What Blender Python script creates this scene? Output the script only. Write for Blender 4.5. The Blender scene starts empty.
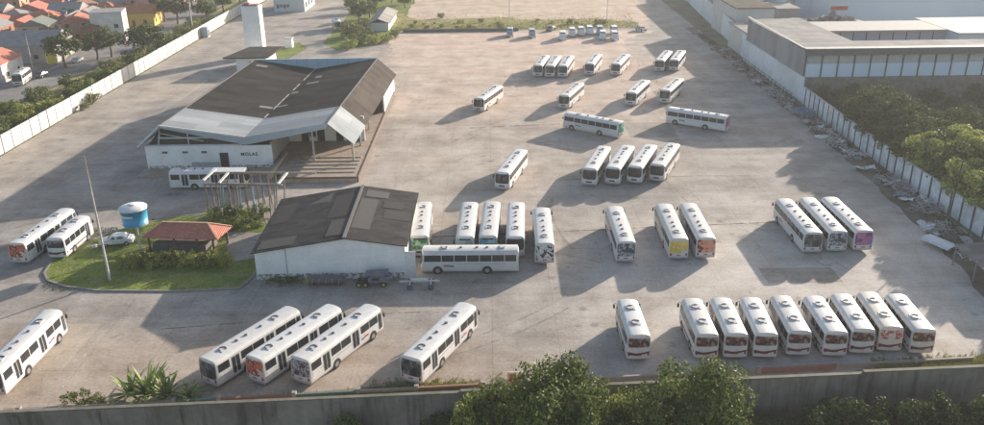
import bpy, math, random
from mathutils import Vector, Matrix
random.seed(7)
R = math.radians
scn = bpy.context.scene
COL = scn.collection

# ------------------------------------------------------------------ camera model (photo pixels are 984 x 425)
FPX, PIT, ROL, CH = 827.9, R(22.41), R(-0.73), 46.08
_c, _s, _cp, _sp = math.cos(ROL), math.sin(ROL), math.cos(PIT), math.sin(PIT)
def ray(u, v):
    a = (u-492)/FPX; b = (v-212.5)/FPX
    xc = a*_c+b*_s; yc = -a*_s+b*_c
    return xc, _cp-yc*_sp, -_sp-yc*_cp
def at(u, v, z=0.0):
    a, b, c = ray(u, v); t = (z-CH)/c
    return Vector((a*t, b*t, z))
def aty(u, v, y):
    a, b, c = ray(u, v); t = y/b
    return Vector((a*t, y, CH+c*t))
cam = bpy.data.cameras.new('camera'); cam.sensor_width = 36; cam.lens = 36*FPX/984
cam.clip_end = 6000; cam.clip_start = 0.5
co = bpy.data.objects.new('camera', cam); COL.objects.link(co)
X, D, F = Vector((1,0,0)), Vector((0,-_sp,-_cp)), Vector((0,_cp,-_sp))
Rt = X*_c - D*_s; Up = -(X*_s + D*_c)
m = Matrix((Rt, Up, -F)).transposed().to_4x4(); m.translation = Vector((0,0,CH))
co.matrix_world = m; scn.camera = co

# ------------------------------------------------------------------ materials
MATS = {}
def new_mat(name):
    m = bpy.data.materials.new(name); m.use_nodes = True
    nt = m.node_tree; b = nt.nodes['Principled BSDF']
    return m, nt, b
def noise_node(nt, vec, scale, detail=4, rough=.6):
    n = nt.nodes.new('ShaderNodeTexNoise'); n.inputs['Scale'].default_value = scale
    n.inputs['Detail'].default_value = detail; n.inputs['Roughness'].default_value = rough
    if vec: nt.links.new(vec, n.inputs['Vector'])
    return n.outputs[0]
def ramp(nt, fac, stops, interp='LINEAR'):
    r = nt.nodes.new('ShaderNodeValToRGB'); r.color_ramp.interpolation = interp
    e = r.color_ramp.elements
    while len(e) < len(stops): e.new(0.5)
    for k, (p, c) in enumerate(stops):
        e[k].position = p; e[k].color = (c, c, c, 1) if not hasattr(c, '__len__') else (*c, 1)
    nt.links.new(fac, r.inputs[0]); return r.outputs[0]
def mix(nt, fac, a, b, mode='MIX'):
    n = nt.nodes.new('ShaderNodeMix'); n.data_type = 'RGBA'; n.blend_type = mode
    n.clamp_result = False
    for sock, val in ((n.inputs[0], fac), (n.inputs[6], a), (n.inputs[7], b)):
        if isinstance(val, (int, float)): sock.default_value = val
        elif hasattr(val, '__len__'): sock.default_value = (*val, 1)
        else: nt.links.new(val, sock)
    return n.outputs[2]
def coords(nt, kind='Object', scale=None, rot=None):
    t = nt.nodes.new('ShaderNodeTexCoord'); o = t.outputs[kind]
    if scale or rot:
        mp = nt.nodes.new('ShaderNodeMapping'); nt.links.new(o, mp.inputs[0])
        if scale: mp.inputs['Scale'].default_value = scale
        if rot: mp.inputs['Rotation'].default_value = rot
        o = mp.outputs[0]
    return o
def bump(nt, b, h, strength=.3, dist=.05):
    n = nt.nodes.new('ShaderNodeBump'); n.inputs['Strength'].default_value = strength
    n.inputs['Distance'].default_value = dist
    nt.links.new(h, n.inputs['Height']); nt.links.new(n.outputs[0], b.inputs['Normal'])
def M(name, col, rough=.6, metal=0, col2=None, scale=2.0, lo=.35, hi=.65, bmp=0, fine=None, spec=None):
    if name in MATS: return MATS[name]
    m, nt, b = new_mat(name)
    b.inputs['Roughness'].default_value = rough; b.inputs['Metallic'].default_value = metal
    if spec is not None: b.inputs['Specular IOR Level'].default_value = spec
    c2 = col2 or tuple(x*.8 for x in col)
    v = coords(nt)
    f = ramp(nt, noise_node(nt, v, scale, 6, .65), [(lo, 0.0), (hi, 1.0)])
    c = mix(nt, f, col, c2)
    if fine:
        f2 = noise_node(nt, v, fine, 3)
        c = mix(nt, .35, c, ramp(nt, f2, [(.3, .25), (.7, .9)]), 'SOFT_LIGHT')
    nt.links.new(c, b.inputs['Base Color'])
    if bmp: bump(nt, b, noise_node(nt, v, scale*6, 4), bmp)
    MATS[name] = m; return m
def corrugated(name, col, col2, pitch=1.0, axis=0, rough=.9, patch=.15, spec=.08):
    """sheet roofing: fine ribs (bump), weathering, and patches of newer sheets"""
    m, nt, b = new_mat(name); b.inputs['Roughness'].default_value = rough
    b.inputs['Specular IOR Level'].default_value = spec
    v = coords(nt)
    f = ramp(nt, noise_node(nt, coords(nt, scale=(1, .25, 1) if axis == 0 else (.25, 1, 1)), .35, 7, .7), [(.35, 0.0), (.65, 1.0)])
    c = mix(nt, f, col, col2)
    br = nt.nodes.new('ShaderNodeTexBrick'); nt.links.new(coords(nt, scale=(patch, patch, patch)), br.inputs[0])
    br.inputs['Color1'].default_value = (.35, .35, .35, 1); br.inputs['Color2'].default_value = (.65, .65, .65, 1)
    br.inputs['Mortar'].default_value = (.4, .4, .4, 1); br.inputs['Mortar Size'].default_value = .004
    br.inputs['Scale'].default_value = 1.0
    c = mix(nt, .8, c, br.outputs[0], 'SOFT_LIGHT')
    w = nt.nodes.new('ShaderNodeTexWave'); w.inputs['Scale'].default_value = pitch
    w.bands_direction = 'X' if axis == 0 else 'Y'; nt.links.new(v, w.inputs[0])
    c = mix(nt, .25, c, ramp(nt, w.outputs[0], [(0, .35), (1, .65)]), 'SOFT_LIGHT')
    nt.links.new(c, b.inputs['Base Color']); bump(nt, b, w.outputs[0], .4, .05)
    return m

# colours / surfaces
white_paint = M('bus_white_paint', (.67,.68,.69), .42, col2=(.60,.60,.585), scale=1.2, fine=5)
cream_paint = M('bus_cream_paint', (.70,.66,.58), .4, col2=(.62,.57,.5), scale=1.2)
def per_bus(m):
    nt = m.node_tree; b = nt.nodes['Principled BSDF']; src = b.inputs['Base Color'].links[0].from_socket
    oi = nt.nodes.new('ShaderNodeObjectInfo'); r_ = ramp(nt, oi.outputs['Random'], [(0, (.88,.87,.85)), (.5, (.96,.96,.95)), (1, (1,1,1))])
    c = mix(nt, 1.0, src, r_, 'MULTIPLY')
    d = ramp(nt, noise_node(nt, coords(nt, scale=(3,.5,.7)), 1.2, 6, .7), [(.52, 0.0), (.75, .4)])
    c = mix(nt, d, c, (.42,.39,.35)); nt.links.new(c, b.inputs['Base Color'])
per_bus(white_paint)
skirt_grey = M('bus_grey_paint', (.45,.46,.48), .45)
glass = M('dark_glass', (.02,.024,.03), .12, col2=(.035,.04,.045), scale=1.5)
glass2 = M('windscreen_glass', (.03,.034,.04), .08, col2=(.012,.014,.016), scale=1.1)
rubber = M('rubber', (.02,.02,.02), .85)
rimm = M('rim_metal', (.35,.35,.36), .45, .4)
blackp = M('black_plastic', (.025,.025,.027), .6)
redl = M('red_lens', (.4,.02,.02), .3)
clearl = M('headlight_lens', (.6,.6,.58), .15)
hatchm = M('hatch_plastic', (.60,.60,.59), .5)
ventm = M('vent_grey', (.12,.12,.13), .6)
redstripe = M('dark_red_stripe', (.11,.03,.035), .5)
orangep = M('orange_paint', (.42,.14,.07), .7)
concrete = M('concrete_plain', (.36,.34,.31), .85, col2=(.24,.23,.21), scale=.8, bmp=.2, fine=8)
steel = M('galvanised_steel', (.38,.39,.40), .5, .6)
rust = M('rusted_steel', (.16,.09,.06), .8, .2, col2=(.27,.25,.24), scale=1.5)
white_wall = M('white_wall_render', (.86,.86,.85), .85, col2=(.72,.72,.70), scale=.35, fine=3)
bark = M('bark', (.12,.09,.065), .9, col2=(.2,.16,.12), scale=3, bmp=.5)

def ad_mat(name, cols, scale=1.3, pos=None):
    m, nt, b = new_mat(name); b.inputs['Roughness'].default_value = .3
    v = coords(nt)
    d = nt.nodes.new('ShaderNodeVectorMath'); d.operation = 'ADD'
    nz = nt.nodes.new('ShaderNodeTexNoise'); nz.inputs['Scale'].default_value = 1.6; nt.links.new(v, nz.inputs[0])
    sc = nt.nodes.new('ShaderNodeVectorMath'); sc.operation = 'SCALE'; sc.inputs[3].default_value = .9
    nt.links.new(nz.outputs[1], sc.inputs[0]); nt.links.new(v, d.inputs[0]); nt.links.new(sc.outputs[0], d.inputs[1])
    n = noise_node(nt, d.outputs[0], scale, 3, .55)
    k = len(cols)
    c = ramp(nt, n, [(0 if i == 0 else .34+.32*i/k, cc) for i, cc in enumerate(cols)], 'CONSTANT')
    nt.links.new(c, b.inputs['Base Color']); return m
ADS = {
 'dark': ad_mat('rear_glass_painted_reflection', [(.03,.03,.035),(.07,.075,.085),(.2,.21,.23)], 1.1),  # blotches of reflection painted into the dark glass colour
 'orange': ad_mat('orange_red_advert', [(.5,.12,.06),(.62,.17,.1),(.16,.03,.02),(.7,.5,.4)], 1.0),
 'photo': ad_mat('purple_photo_advert', [(.07,.06,.09),(.4,.38,.36),(.16,.11,.2),(.5,.45,.4)], 1.5),
 'yellow': ad_mat('yellow_blue_advert', [(.45,.55,.7),(.7,.5,.08),(.62,.42,.05),(.6,.6,.5)], .8),
 'salmon': ad_mat('salmon_advert', [(.12,.03,.02),(.6,.22,.15),(.62,.3,.22),(.5,.4,.35)], .9),
 'magenta': ad_mat('magenta_purple_advert', [(.12,.06,.2),(.42,.1,.24),(.5,.17,.28),(.22,.15,.36)], 1.0),
 'collage': ad_mat('dark_collage_advert', [(.03,.03,.04),(.06,.065,.1),(.4,.42,.45),(.1,.12,.2)], 1.9),
 'white': ad_mat('black_white_advert', [(.02,.02,.02),(.5,.5,.5),(.66,.66,.66),(.05,.05,.05)], 1.7),
 'teal': ad_mat('teal_blue_panel', [(.05,.22,.3),(.07,.3,.4),(.3,.45,.5)], 1.0),
 'pale': ad_mat('pale_teal_panel', [(.3,.42,.42),(.4,.48,.47),(.2,.3,.3)], 1.0),
 'green': ad_mat('green_panel', [(.04,.2,.07),(.07,.32,.1),(.5,.6,.5)], 1.2),
 'mint': ad_mat('green_white_rear', [(.05,.25,.18),(.08,.3,.22),(.4,.5,.45)], 1.2),
 'ruddy': ad_mat('glass_painted_red_reflection', [(.04,.035,.035),(.16,.07,.055),(.34,.28,.26)], 2.2),  # red and grey interior reflections painted into the glass colour
 'creamad': ad_mat('cream_rear', [(.6,.55,.48),(.64,.58,.5),(.45,.1,.1)], 1.8),
}
# ------------------------------------------------------------------ mesh helpers
class MB:
    def __init__(s): s.v = []; s.f = []; s.mi = []; s.sm = []
    def add(s, vs, fs, mi=0, smooth=False):
        o = len(s.v); s.v += [tuple(p) for p in vs]
        for f in fs: s.f.append([i+o for i in f]); s.mi.append(mi); s.sm.append(smooth)
        return s
    def quad(s, a, b, c, d, mi=0): return s.add([a, b, c, d], [(0,1,2,3)], mi)
    def box(s, x0, x1, y0, y1, z0, z1, mi=0):
        vs = [(x,y,z) for z in (z0,z1) for x,y in ((x0,y0),(x1,y0),(x1,y1),(x0,y1))]
        return s.add(vs, [(0,3,2,1),(4,5,6,7),(0,1,5,4),(1,2,6,5),(2,3,7,6),(3,0,4,7)], mi)
    def obox(s, c, ax, ay, az, hx, hy, hz, mi=0):
        c = Vector(c); ax, ay, az = (Vector(a).normalized() for a in (ax, ay, az))
        vs = [c+ax*hx*i+ay*hy*j+az*hz*k for k in (-1,1) for i,j in ((-1,-1),(1,-1),(1,1),(-1,1))]
        return s.add(vs, [(0,3,2,1),(4,5,6,7),(0,1,5,4),(1,2,6,5),(2,3,7,6),(3,0,4,7)], mi)
    def beam(s, a, b, w, h=None, mi=0):
        a, b = Vector(a), Vector(b); d = (b-a); L = d.length
        if L < 1e-6: return s
        d.normalize(); up = Vector((0,0,1)) if abs(d.z) < .95 else Vector((0,1,0))
        sx = d.cross(up).normalized(); uz = sx.cross(d)
        return s.obox((a+b)/2, sx, d, uz, w/2, L/2, (h or w)/2, mi)
    def tube(s, pts, rad, n=8, mi=0, cap=True, smooth=True):
        pts = [Vector(p) for p in pts]; rr = rad if hasattr(rad, '__len__') else [rad]*len(pts)
        vs = []; fs = []
        for i, p in enumerate(pts):
            d = (pts[min(i+1, len(pts)-1)]-pts[max(i-1, 0)]).normalized()
            up = Vector((0,0,1)) if abs(d.z) < .9 else Vector((1,0,0))
            a = d.cross(up).normalized(); b = a.cross(d)
            for k in range(n):
                t = 2*math.pi*k/n; vs.append(p+(a*math.cos(t)+b*math.sin(t))*rr[i])
        for i in range(len(pts)-1):
            for k in range(n):
                fs.append((i*n+k, i*n+(k+1)%n, (i+1)*n+(k+1)%n, (i+1)*n+k))
        s.add(vs, fs, mi, smooth)
        if cap:
            o = len(s.v)-len(vs)
            s.f.append([o+k for k in range(n)]); s.mi.append(mi); s.sm.append(False)
            s.f.append([o+(len(pts)-1)*n+k for k in range(n)][::-1]); s.mi.append(mi); s.sm.append(False)
        return s
    def cyl(s, c, r, h, n=16, mi=0, r2=None, axis='z'):
        c = Vector(c); d = {'z': Vector((0,0,1)), 'x': Vector((1,0,0)), 'y': Vector((0,1,0))}[axis]
        return s.tube([c, c+d*h], [r, r if r2 is None else r2], n, mi)
    def prism(s, poly, z0, z1, mi=0):
        n = len(poly)
        vs = [(p[0],p[1],z0) for p in poly]+[(p[0],p[1],z1) for p in poly]
        fs = [tuple(range(n))[::-1], tuple(range(n, 2*n))]+[(i,(i+1)%n,n+(i+1)%n,n+i) for i in range(n)]
        return s.add(vs, fs, mi)
    def mesh(s, name, mats):
        me = bpy.data.meshes.new(name); me.from_pydata(s.v, [], s.f)
        for m in (mats if hasattr(mats, '__len__') else [mats]): me.materials.append(m)
        me.polygons.foreach_set('material_index', s.mi); me.polygons.foreach_set('use_smooth', s.sm)
        me.update(); return me
    def build(s, name, mats, parent=None, label=None):
        o = bpy.data.objects.new(name, s.mesh(name, mats)); COL.objects.link(o)
        if parent: o.parent = parent
        if label: o['label'] = label
        return o
def tag(o, label=None, cat=None, group=None, kind=None):
    if label: o['label'] = label
    if cat: o['category'] = cat
    if group: o['group'] = group
    if kind: o['kind'] = kind
    return o
def empty(name, loc=(0,0,0), rz=0, label=None, cat=None, group=None):
    o = bpy.data.objects.new(name, None); COL.objects.link(o)
    o.location = loc; o.rotation_euler = (0,0,rz); o.empty_display_size = .5
    return tag(o, label, cat, group)
KIDS = {}
def copy_tree(o, parent=None):
    c = o.copy(); COL.objects.link(c)
    if parent: c.parent = parent
    for ch in list(o.children): copy_tree(ch, c)
    return c
def structure(o): o['kind'] = 'structure'; return o

# ------------------------------------------------------------------ ground
def zs(nt, sock):
    n = nt.nodes.new('ShaderNodeMapRange'); nt.links.new(sock, n.inputs[0]); n.inputs[1].default_value = .9; n.inputs[2].default_value = 2.1
    return n.outputs[0]
def yard_mat(name, warm, grey, joints=True, dirt=.5, redness=0, zones=()):
    m, nt, b = new_mat(name); b.inputs['Roughness'].default_value = .9
    b.inputs['Specular IOR Level'].default_value = .25
    v = coords(nt)
    big = ramp(nt, noise_node(nt, v, .022, 5, .6), [(.38, 0.0), (.62, 1.0)])
    c = mix(nt, big, warm, grey)
    mid = noise_node(nt, v, .16, 9, .68)
    for (cx, cy, rx, ry, colz) in zones:
        mp = nt.nodes.new('ShaderNodeMapping'); nt.links.new(v, mp.inputs[0])
        mp.inputs['Location'].default_value = (-cx/rx, -cy/ry, 0); mp.inputs['Scale'].default_value = (1/rx, 1/ry, 0)
        ln = nt.nodes.new('ShaderNodeVectorMath'); ln.operation = 'LENGTH'; nt.links.new(mp.outputs[0], ln.inputs[0])
        ad = nt.nodes.new('ShaderNodeMath'); ad.operation = 'MULTIPLY_ADD'; nt.links.new(noise_node(nt, v, .05, 8, .65), ad.inputs[0])
        ad.inputs[1].default_value = 1.3; nt.links.new(ln.outputs['Value'], ad.inputs[2])
        c = mix(nt, ramp(nt, ad.outputs[0], [(.0, 1.0), (.5, 1.0), (1.0, 0.0)]) if False else ramp(nt, zs(nt, ad.outputs[0]), [(.25, 1.0), (.75, 0.0)]), c, colz)
    c = mix(nt, .9, c, ramp(nt, mid, [(.28, .2), (.72, .8)]), 'SOFT_LIGHT')
    # tyre-worn streaks in two directions
    for sc, rot, st in (((.02,.3,1), (0,0,R(6)), .4), ((.25,.03,1), (0,0,R(-35)), .35), ((.03,.45,1), (0,0,R(58)), .3)):
        sv = coords(nt, scale=sc, rot=rot)
        f = ramp(nt, noise_node(nt, sv, 1.0, 7, .6), [(.3, .3), (.5, .5), (.72, .66)])
        c = mix(nt, st, c, f, 'SOFT_LIGHT')
    # stains
    st = ramp(nt, noise_node(nt, v, .35, 5, .6), [(.62, 0.0), (.7, 1.0)])
    c = mix(nt, .0, c, c) if False else c
    m1 = nt.nodes.new('ShaderNodeMath'); m1.operation = 'MULTIPLY'; m1.inputs[1].default_value = dirt
    nt.links.new(st, m1.inputs[0])
    c = mix(nt, m1.outputs[0], c, (.13,.12,.11))
    if joints:
        br = nt.nodes.new('ShaderNodeTexBrick')
        dv = nt.nodes.new('ShaderNodeVectorMath'); dv.operation = 'ADD'
        nz = nt.nodes.new('ShaderNodeTexNoise'); nz.inputs['Scale'].default_value = .5; nt.links.new(v, nz.inputs[0])
        sc_ = nt.nodes.new('ShaderNodeVectorMath'); sc_.operation = 'SCALE'; sc_.inputs[3].default_value = .25
        nt.links.new(nz.outputs[1], sc_.inputs[0]); nt.links.new(v, dv.inputs[0]); nt.links.new(sc_.outputs[0], dv.inputs[1])
        nt.links.new(dv.outputs[0], br.inputs[0])
        br.inputs['Scale'].default_value = 1; br.offset = 0
        br.inputs['Brick Width'].default_value = 7; br.inputs['Row Height'].default_value = 5.5
        br.inputs['Mortar Size'].default_value = .07; br.inputs['Mortar Smooth'].default_value = .5
        br.inputs['Color1'].default_value = (.46,.46,.46,1); br.inputs['Color2'].default_value = (.54,.54,.54,1)
        br.inputs['Mortar'].default_value = (.3,.3,.3,1)
        c = mix(nt, .6, c, br.outputs[0], 'SOFT_LIGHT')
        vo = nt.nodes.new('ShaderNodeTexVoronoi'); vo.feature = 'DISTANCE_TO_EDGE'; vo.inputs['Scale'].default_value = .11
        nt.links.new(dv.outputs[0], vo.inputs[0])
        cr = ramp(nt, vo.outputs[0], [(0, .25), (.008, .5)])
        c = mix(nt, .4, c, cr, 'SOFT_LIGHT')
    c = mix(nt, .6, c, ramp(nt, noise_node(nt, v, 3.0, 5, .75), [(.3, .25), (.7, .75)]), 'SOFT_LIGHT')
    vs_ = nt.nodes.new('ShaderNodeTexVoronoi'); vs_.inputs['Scale'].default_value = .3; nt.links.new(v, vs_.inputs[0])
    sp = ramp(nt, vs_.outputs[0], [(.0, 1.0), (.10, .7), (.2, 0.0)])
    gate = ramp(nt, noise_node(nt, v, .07, 3), [(.5, 0.0), (.6, .55)])
    mm_ = nt.nodes.new('ShaderNodeMath'); mm_.operation = 'MULTIPLY'; nt.links.new(sp, mm_.inputs[0]); nt.links.new(gate, mm_.inputs[1])
    c = mix(nt, mm_.outputs[0], c, (.10,.09,.08))
    nt.links.new(c, b.inputs['Base Color'])
    bump(nt, b, noise_node(nt, v, 1.2, 8, .7), .5, .08)
    return m
yard_m = yard_mat('worn_yard_concrete', (.355,.318,.279), (.305,.281,.253), zones=((8, 205, 46, 62, (.50,.405,.33)), (-40, 70, 52, 11, (.385,.32,.26)), (42, 90, 36, 26, (.48,.44,.39)), (-5, 130, 26, 26, (.42,.365,.31)), (-80, 150, 8, 60, (.37,.325,.275))))
dirt_m = yard_mat('reddish_dirt', (.54,.41,.33), (.52,.43,.35), joints=False, dirt=.2)
field_m = yard_mat('bare_field_earth', (.50,.37,.29), (.49,.40,.31), joints=False, dirt=.2)
road_m = yard_mat('street_asphalt', (.2,.195,.19), (.25,.24,.225), joints=False, dirt=.2)
earth_m = yard_mat('scrub_earth', (.16,.14,.09), (.12,.13,.07), joints=False, dirt=.3)
def grass_mat(name, a, b_, c_):
    m, nt, b = new_mat(name); b.inputs['Roughness'].default_value = .95; b.inputs['Specular IOR Level'].default_value = .1
    v = coords(nt)
    c = mix(nt, ramp(nt, noise_node(nt, v, .25, 6, .65), [(.4, 0.0), (.6, 1.0)]), a, b_)
    c = mix(nt, ramp(nt, noise_node(nt, v, .6, 6, .7), [(.52, 0.0), (.66, 1.0)]), c, c_)
    c = mix(nt, .7, c, ramp(nt, noise_node(nt, v, 4, 4, .7), [(.3, .2), (.7, .8)]), 'SOFT_LIGHT')
    nt.links.new(c, b.inputs['Base Color']); bump(nt, b, noise_node(nt, v, 3, 6, .7), .8, .2)
    return m
grass_m = grass_mat('mown_grass', (.13,.18,.045), (.21,.25,.06), (.27,.23,.13))
scrub_m = grass_mat('scrub_grass', (.22,.22,.07), (.33,.30,.13), (.46,.36,.24))
def wy(x): return 62.9+.053*x      # the front retaining wall line
g = MB()
BIG = 1500
g.add([(-BIG, wy(-BIG/20), -.03), (-48.5, wy(-48.5), -.03), (55, wy(55), -.03), (BIG, wy(BIG/20), -.03), (BIG, 3000, -.03), (-BIG, 3000, -.03)], [(0,1,2,3,4,5)])
g.add([(-BIG, wy(-BIG/20)+.0, -2.2), (BIG, wy(BIG/20), -2.2), (BIG, -400, -2.2), (-BIG, -400, -2.2)], [(0,3,2,1)])
g.add([(-BIG, wy(-BIG/20), -.03), (-BIG, wy(-BIG/20), -2.2), (BIG, wy(BIG/20), -2.2), (BIG, wy(BIG/20), -.03)], [(0,1,2,3)])
structure(g.build('ground', earth_m))
def sheet(name, pts, z, m, kind='structure'):
    mb = MB(); mb.add([(p[0], p[1], z) for p in pts], [tuple(range(len(pts)))])
    o = mb.build(name, m); o['kind'] = kind; return o
def wob(pts, amp=.6, step=3.0, close=True):
    out = []
    for i, p in enumerate(pts):
        q = pts[(i+1) % len(pts)]; L = math.hypot(q[0]-p[0], q[1]-p[1]); n = max(1, int(L/step))
        for k in range(n):
            t = k/n; out.append((p[0]+(q[0]-p[0])*t+random.uniform(-amp, amp)*(k > 0), p[1]+(q[1]-p[1])*t+random.uniform(-amp, amp)*(k > 0)))
    return out
sheet('yard', [(-87.5, wy(-87)), (64.5, wy(64.5)), (64.5, 262), (66, 420), (-87.5, 420)], 0, yard_m)
sheet('dirt_ground', wob([(-30, 258), (-26, 215), (-12, 203), (10, 201), (26, 206), (38, 226), (40, 244), (52, 258)], 1.2), .012, dirt_m)
sheet('field', wob([(-34, 262), (50, 262), (56, 300), (57, 415), (-36, 415), (-33, 330)], 1.0), .012, field_m)
gs = sheet('grass_belt', wob([(-28, 263), (-10, 262), (18, 261), (44, 262), (49, 272), (36, 281), (14, 280), (4, 286), (-24, 283), (-34, 300), (-38, 290)], 1.5, 2.5), .03, scrub_m)
sheet('verge_grass', wob([(-104, 120), (-88.6, 120), (-88.6, 420), (-100, 420), (-100, 250), (-103, 200)], .5), 0, scrub_m)
sheet('road', [(-117, 100), (-104, 100), (-104, 200), (-101, 250), (-101, 420), (-109, 420), (-112, 260), (-117, 215)], .0, road_m)
sheet('town_ground', [(-117.2, 100), (-117.2, 215), (-112.2, 260), (-109.2, 420), (-109, 520), (-420, 520), (-420, 100)], -.01,
      yard_mat('town_pavement', (.3,.26,.21), (.24,.22,.2), joints=False))
# side street into the town
sheet('town_road', [(-113, 236), (-112.4, 243), (-300, 262), (-300, 255)], .004, road_m)

# lighter kerb of street
for i, y0 in enumerate((130, 190)):
    pass
def worn(name, col, amt=.5, sc=1.0):
    m, nt, b = new_mat(name); b.inputs['Base Color'].default_value = (*col, 1); b.inputs['Roughness'].default_value = .9
    t = nt.nodes.new('ShaderNodeBsdfTransparent'); ms = nt.nodes.new('ShaderNodeMixShader')
    f = ramp(nt, noise_node(nt, coords(nt), sc, 5, .7), [(.42, 0.0), (.6, amt)])
    nt.links.new(f, ms.inputs[0]); nt.links.new(t.outputs[0], ms.inputs[1]); nt.links.new(b.outputs[0], ms.inputs[2])
    nt.links.new(ms.outputs[0], nt.nodes['Material Output'].inputs[0]); return m
tyre_m = worn('tyre_rubber_marks', (.15,.13,.11), .26, .35); paintl = worn('faded_line_paint', (.62,.58,.52), .9, .8); seam_m = worn('earthy_seam', (.20,.145,.10), .9, .5)
def strip(name, pts, w, z, m):
    mb = MB(); vs = []
    for i, p in enumerate(pts):
        a = Vector(pts[max(i-1,0)]); b_ = Vector(pts[min(i+1,len(pts)-1)]); d = (b_-a).normalized(); n = Vector((-d.y, d.x))
        vs += [(p[0]+n.x*w/2, p[1]+n.y*w/2, z), (p[0]-n.x*w/2, p[1]-n.y*w/2, z)]
    mb.add(vs, [(2*i, 2*i+1, 2*i+3, 2*i+2) for i in range(len(pts)-1)]); return mb
rt = random.Random(4); tm = MB()
for i in range(46):
    x, y = rt.uniform(-75, 58), rt.uniform(72, 235); r = rt.uniform(14, 60); a0 = rt.uniform(0, 6.28); sp_ = rt.uniform(.3, .9); cx, cy = x-r*math.cos(a0), y-r*math.sin(a0)
    for o_ in (-1, 1):
        q = strip('t', [(cx+(r+o_)*math.cos(a0+sp_*k/14), cy+(r+o_)*math.sin(a0+sp_*k/14)) for k in range(15)], rt.uniform(.22,.4), .004+.0001*i, None)
        if all(-86 < v_[0] < 59 and v_[1] > 70 and not (-60 < v_[0] < -19 and 86 < v_[1] < 185) for v_ in q.v): tm.add(q.v, q.f)
structure(tm.build('tyre_marks', tyre_m))
sm = MB()
for pts, w_ in (([at(430,237),at(560,231.5),at(660,227),at(780,222)], .35), ([at(560,180),at(700,176),at(760,176)], .25), ([at(400,58),at(500,68),at(600,70)], 1.2), ([at(0,115),at(60,90),at(110,72)], .4), ([at(150,330),at(300,318),at(420,312)], .2), ([at(470,128),at(560,124)], .6)):
    q = strip('s', [(p.x, p.y) for p in pts], w_, .009, None); sm.add(q.v, q.f)
structure(sm.build('ground_seam', seam_m))
lm_ = MB()
for (a, b_), w_ in (((at(98.7,335), at(62,388)), .16), ((at(150,322), at(205,300)), .16), ((at(369,293), at(388,286)), .2), ((at(330,310), at(350,300)), .18)):
    q = strip('l', [(a.x, a.y), (b_.x, b_.y)], w_, .014, None); lm_.add(q.v, q.f)
structure(lm_.build('painted_line', paintl))
patchm = [yard_mat('patch_concrete_light', (.45,.385,.315), (.40,.35,.29), joints=False, dirt=.2), yard_mat('patch_concrete_dark', (.31,.272,.235), (.33,.29,.25), joints=False, dirt=.3)]
for i, (u, v_, w_, d_) in enumerate(((60,345,5,9),(250,340,6,4),(430,160,8,6),(760,130,12,7),(420,120,10,12),(110,190,9,12),(480,215,4,8),(800,275,9,4),(170,90,12,20),(650,130,9,10),(330,90,7,12))):
    p_ = at(u, v_); k = patchm[i % 2]; pt = MB(); pt.add([(p_.x-w_/2,p_.y-d_/2,.003),(p_.x+w_/2,p_.y-d_/2,.003),(p_.x+w_/2,p_.y+d_/2,.003),(p_.x-w_/2,p_.y+d_/2,.003)],[(0,1,2,3)])
    if not (-60 < p_.x < -19 and 130 < p_.y < 185): structure(pt.build('yard_patch', k))
# ------------------------------------------------------------------ buses
def half_w(z, W):
    prof = [(.35, .97), (.6, 1.0), (1.6, 1.0), (2.55, .965), (2.8, .93), (2.93, .84), (3.02, .6), (3.06, 0)]
    for (z0, w0), (z1, w1) in zip(prof, prof[1:]):
        if z <= z1: return W/2*(w0+(w1-w0)*max(0, (z-z0))/(z1-z0))
    return 0
ZL = [.35, .6, .95, 1.3, 1.6, 2.1, 2.55, 2.8, 2.93, 3.02]
def warp(x, y, z, L, W):
    e = L/2
    tf = max(0, min(1, (y-(e-1.2))/1.2)); tr = max(0, min(1, (-y-(e-.8))/.8))
    fx = (abs(x)/(W/2))**2.5
    y -= tf*tf*(.13*max(0, z-1.2)+.28*fx+.04*max(0, .9-z)+.25*max(0, z-2.75))
    y += tr*tr*(.05*max(0, z-1.2)+.12*fx+.3*max(0, z-2.8))
    sx = 1-.05*tf**3-.025*tr**3
    return (x*sx, y, z)
def bus_body(L, W):
    mb = MB(); e = L/2
    ys = [-e, -e+.06, -e+.2, -e+.5, -e+.8, -e+2, 0, e-2, e-1.2, e-.8, e-.4, e-.15, e-.04, e]
    ring = [(half_w(z, W), z) for z in ZL]+[(0, 3.06)]
    pr = ring+[(-x, z) for x, z in ring[-2::-1]]
    n = len(pr); vs = []
    for y in ys:
        for x, z in pr: vs.append(warp(x, y, z, L, W))
    fs = []
    for j in range(len(ys)-1):
        for k in range(n-1): fs.append((j*n+k, (j+1)*n+k, (j+1)*n+k+1, j*n+k+1))
        fs.append((j*n+n-1, (j+1)*n+n-1, (j+1)*n, j*n))
    mb.add(vs, fs, 0, True)
    for sgn in (-1, 1):      # end caps as grids following the bow
        y = e*sgn; vs = []; nx = 9
        zs = ZL+[3.055]
        for z in zs:
            w = half_w(z, W)
            for i in range(nx): vs.append(warp(-w+2*w*i/(nx-1), y, z, L, W))
        fs = []
        for j in range(len(zs)-1):
            for i in range(nx-1):
                q = (j*nx+i, j*nx+i+1, (j+1)*nx+i+1, (j+1)*nx+i)
                fs.append(q if sgn < 0 else q[::-1])
        mb.add(vs, fs, 0, True)
    return mb
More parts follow.
